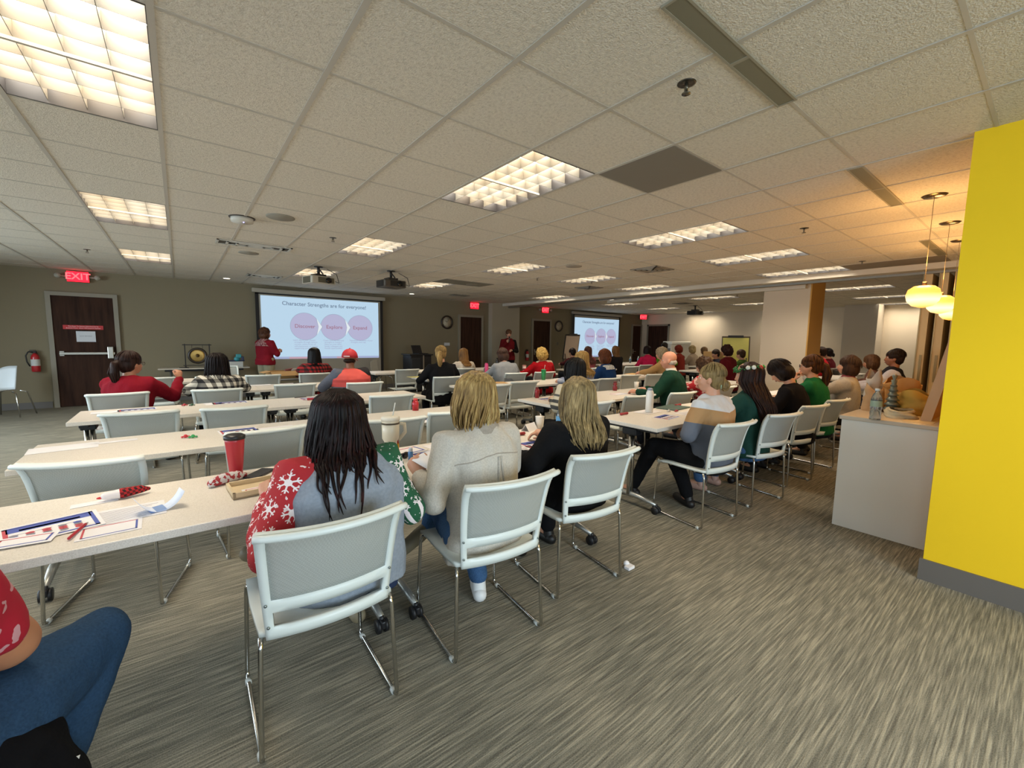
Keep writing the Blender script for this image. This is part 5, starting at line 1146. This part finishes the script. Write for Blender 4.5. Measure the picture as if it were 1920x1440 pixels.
MB().box((-.04,-.001,-.006),(.04,.001,.006),M=Matrix.Translation(cp['hd'](0,-.139,.025))@cp['Rh'].to_4x4()).build('cap_strap',plain('d8c9c4',.7),cc)
person('person in a red and black checked shirt with a black beanie-like hairdo',1.80,7.68,1.25,0,0,bulk=1.1,topmat=check('a01f1f','5a1212','120a0a',.06),hair='long',hl=.34,hc=('050505','100d0c'),extra={'topname':'shirt'})
pb=person('person in black with a blonde streaked ponytail near the lectern',3.32,6.05,1.30,-6,1,lean=.12,bulk=1.18,top='131315',hair='ponytail',hl=.22,hc=('5a4228','9c8050','c7a86c'),head_yaw=-30,pants='171719',arms={'L':((-.34,.14,.76),(-.2,.40,.78)),'R':((.30,.10,.76),(.1,.4,.78))},extra={'topname':'top'})
person('person in a cream top with long light brown hair beside the pink bottle',4.66,7.55,1.245,0,0,lean=.1,bulk=.95,top='cfc2b0',hair='long',hl=.42,hc=('4a3119','8a6438'),extra={'topname':'top'})
person('person in a grey top with short dark brown hair, behind the manila envelope',4.66,6.10,1.26,-10,1,lean=.28,bulk=1.25,top='84878a',hair='bob',hc=('2a1c18','4a342a'),head_pitch=.35,arms={'L':((-.3,.22,.78),(-.24,.40,.77)),'R':((.30,.14,.76),(.1,.4,.78))},extra={'topname':'top'})
person('person in a bright red top with short curly blonde hair',5.52,6.08,1.275,-6,1,lean=.10,bulk=1.12,top='9c1019',hair='curly',hc=('8a6a34','c7a45c'),pants='5a1a20',arms={'L':((-.34,.16,.78),(-.26,.40,.77)),'R':((.30,.10,.76),(.1,.4,.78))},extra={'topname':'top'})
person('dark-haired person in white partly hidden behind the curly blonde hair',6.6,7.2,1.24,0,0,top='c9b9a4',hair='long',hl=.3,hc=('1a0d0a','331f18'))
person('person in plum and pink with long straight dark brown hair',8.2,7.3,1.30,0,0,lean=.1,top='8a4a50',hair='long',hl=.5,hc=('2a1814','4a2c24'))
person('person in black with long light brown hair, right of the small screen',9.3,7.3,1.315,0,0,lean=.1,top='1c1a1c',hair='long',hl=.34,hc=('4a3320','7d5c38'))
person('dark-haired person in dark maroon in front of the flip chart easel',8.7,8.3,1.22,0,0,lean=.15,top='3a1216',hair='short',hc=('100a0a','201412'))
# ================= far room
person('person in hot pink with black hair, near the far door',9.9,6.72,1.33,-20,0,lean=.15,top='b8204c',hair='long',hl=.25,hc=('0c0606','1f1010'))
person('dark-haired person in bright lime green bending over near the white machine',11.3,7.02,1.405,-35,0,lean=.4,bulk=1.3,top='4f8a1e',hair='short',hc=('0e0b0a','201814'),pants='1c2a3a',head_pitch=.4)
person('person with curly red hair near the far wall',12.2,7.16,1.335,0,0,top='7a2a20',hair='curly',hc=('4a160c','7a2a18'))
person('person with short blonde hair near the far wall',12.8,7.05,1.335,0,0,top='9a8a78',hair='bob',hc=('6a5a3c','a89468'))
person('person in navy with light brown hair beside the brown box',13.4,6.98,1.29,0,0,top='1f2440',hair='bob',hc=('4a3524','7d6244'))
person('person in maroon with a big dark wavy hairdo, facing the yellow flip chart',9.3,4.3,1.385,0,0,lean=.12,bulk=1.3,top='4f0f16',hair='curly',hc=('120807','2c1410'))
person('person with dark hair and a light badge seen beyond the maroon one',11.6,5.7,1.255,60,0,top='23252f',hair='short',hc=('15100e','2a201a'),skin=SKIN2)
person('person in olive green with brown hair behind the tinsel headband',11.2,4.85,1.27,0,0,top='3f5a24',hair='short',hc=('2a1c12','4a3420'))
person('person in pale green with short brown hair right of the brown column',10.4,3.15,1.385,0,0,top='6fae84',hair='short',hc=('231812','3d2b20'))
person('person in red with dark hair beyond the brown column',11.3,3.16,1.375,10,0,top='a3161f',hair='short',hc=('1a100d','2f2019'),skin=SKIN2)
person('person with a black bun behind the red top at the far wall',12.6,3.4,1.34,0,0,top='5a1a20',hair='bun',hc=('0c0808','1c1412'))
# ================= presenters
p1=person('standing presenter in dark red with a patterned scarf, hands clasped, beside the large screen',1.42,10.3,1.60,-62,1,standing=True,lean=.02,bulk=1.12,top='6f1420',pants='8d8872',hair='bob',hc=('2c1a12','4f3120'),hemz=1,head_yaw=-8,head_pitch=-.05,
    arms={'L':((-.24,.12,1.06),(-.06,.30,1.10),dict(curl=1.2,d=(.5,.4,.3))),'R':((.24,.10,1.06),(.05,.31,1.09),dict(curl=1.2,d=(-.4,.4,.3)))},sleeve=.5,extra={'topname':'top'})
m=MB(); m.loft([p1['ring'](.36,.20,.145,1.1),p1['ring'](.44,.17,.13,1.08),p1['ring'](.50,.12,.10,1.05),p1['ring'](.535,.08,.085,1.0),p1['ring'](.55,.075,.08,1.0)],cap=False); m.build('scarf',print_fabric('5a2028','8a6a68',45,.5),p1['r'])
p2=person('standing presenter with a microphone in a red top and black skirt by the pilaster',8.12,10.6,1.73,-205,1,standing=True,lean=-.01,bulk=1.12,top='5e1216',pants='141214',hair='short',hc=('3a2418','6a4a34'),hemz=1,
    arms={'R':((.26,.08,1.14),(.10,.24,1.34),dict(curl=1.3,d=(-.3,.1,.6),n=(.5,.5,0))),'L':((-.26,.06,1.08),(-.08,.26,1.10),dict(curl=1.0,d=(.5,.3,.1)))},sleeves={'L':fabric('16120f'),'R':fabric('5e1216')},extra={'topname':'top'})
mc=thing('microphone','black handheld microphone in the hand of the standing presenter','microphone',p2['r'].matrix_basis@V((.045,.30,1.43)),math.radians(-205)); MB().cyl((0,-.01,-.1),(0,.01,.05),.013,.017).build('handle',BLK,mc); MB().ell((0,.014,.075),(.027,.027,.03)).build('mesh_head',plain('2e2e30',.5,.4),mc)
# ================= lower left person cut off by the frame
bl=person('person in a red printed t-shirt and blue jeans cut off at the lower left corner',-.62,1.31,1.30,-14,2,lean=.05,bulk=1.42,topmat=print_fabric('a8102a','c9939a',26,.60),pants='1f3350',pantsmat=fabric('22364f','2c4560',160),sleeve=.42,hair='long',hl=.4,hc=('20140e','3c261a'),skin=skinmat('b98462'),
    arms={'R':((.22,.21,.70),(.0,.30,.69)),'L':((-.28,.10,.76),(-.1,.3,.66))},legs={-1:((-.16,.40,.52),(-.16,.36,.10),(-.17,.5,.035)),1:((.30,.43,.55),(.20,.14,.10),(.24,.27,.035))},extra={'topname':'t_shirt'})
BLC=dup(ch0,(-.55,1.36,0),math.radians(-14),'white mesh-back chair at the lower left corner holding the person in the red printed t-shirt')
o_=remesh(MB().rtube([(-.12,0,.40),(.0,-.02,.28),(.10,-.04,.12)],[.11,.13,.10],14).build('black_coat',fabric('0d0d10')),.012,4,folds(.02,5,9)); o_.location=(-.38,1.40,.14); tag(o_,'black coat hanging over the chair at the lower left corner','coat')
tg=MB().sheet(lambda u,v:(-.012+.024*v*u+.0,0.0,.08*v),1,1,.001,smooth=False).build('care_tag',plain('cfc6ba',.8),o_); tg.location=(.13,-.04,.20)
# ================================================================ finish
bake_all(); bake_text()
# seams, pleats and loose hair laid on the finished clothes
from mathutils.bvhtree import BVHTree
def child(r,n): return [o for o in r.children if o.name.split('.')[0]==n][0]
def onback(bv,x,z,off=.003):
    h=bv.ray_cast(V((x,-2,z)),V((0,1,0))); return (h[0]+V((0,-off,0))) if h[0] is not None else None
bv=BVHTree.FromPolygons([v.co for v in child(w1['r'],'sweater').data.vertices],[p.vertices[:] for p in child(w1['r'],'sweater').data.polygons])
rr=random.Random(3); m=MB()
for k in range(24):
    x0=rr.uniform(-.125,.115); zz=w1['ztop']-.23; ln=rr.uniform(.06,.14) if k%3 else rr.uniform(.16,.25); dr=-rr.uniform(.15,.6)*(1 if x0>-.05 else .6); ph=rr.uniform(0,6); cu=rr.uniform(.0,.05)
    P_=[];Q_=[]
    for i in range(19):
        t_=i/18; z=zz-ln*t_; x=x0+dr*ln*t_+.014*math.sin(t_*5+ph)*t_+cu*t_**4
        p=onback(bv,x,z,.006+.004*(k%4))
        if p is None: continue
        if t_<.2: p.y-=.02*(1-t_/.2)
        P_.append(p); Q_.append(.0075*(1-t_)**.7+.001)
    for _ in range(4): P_=[P_[0]]+[(P_[i-1]+P_[i]*2+P_[i+1])/4 for i in range(1,len(P_)-1)]+[P_[-1]] if len(P_)>3 else P_
    if len(P_)>3: m.tube(P_,Q_,5)
m.build('hair_wisps',hairmat('070404','1a0908','3a1512'),child(w1['r'],'hair'))
j_=child(w2['r'],'shirt_jacket').data; bv=BVHTree.FromPolygons([v.co for v in j_.vertices],[p.vertices[:] for p in j_.polygons])
def seam(pts,rad):
    P_=[onback(bv,x,z,.0005) for x,z in pts]; P_=[p for p in P_ if p is not None]
    if len(P_)>2: m.tube(P_,rad,6)
m=MB(); z0=w2['ztop']-.39
seam([(x/20*.20,z0-.35*abs(x/20*.2)**1.4+.01) for x in range(-20,21)],.0028)
m.build('yoke_seam',fabric('a59d92'),w2['r'])
m=MB()
for x0,l_,sl_,w_ in ((.01,.30,-.02,.009),(.022,.30,.03,.008)): seam([(x0+sl_*k/12,z0-.005-l_*k/12) for k in range(13)],w_)
m.build('pleats',fabric('aea79c','b9b2a7',140,5),w2['r'])

w=bpy.data.worlds.new('world'); sc.world=w; w.use_nodes=True; bg=w.node_tree.nodes['Background']; bg.inputs[0].default_value=lin('cfe0f2'); bg.inputs[1].default_value=1.0
sc.view_settings.view_transform='Standard'; sc.view_settings.look='None'; sc.view_settings.gamma=1; sc.view_settings.use_curve_mapping=False; sc.view_settings.exposure=1.12
sc.cycles.max_bounces=6; sc.cycles.diffuse_bounces=4; sc.cycles.glossy_bounces=3; sc.cycles.transmission_bounces=6; sc.cycles.transparent_max_bounces=8; sc.cycles.sample_clamp_indirect=4
sc.cycles.use_denoising=True; sc.cycles.caustics_reflective=False; sc.cycles.caustics_refractive=False
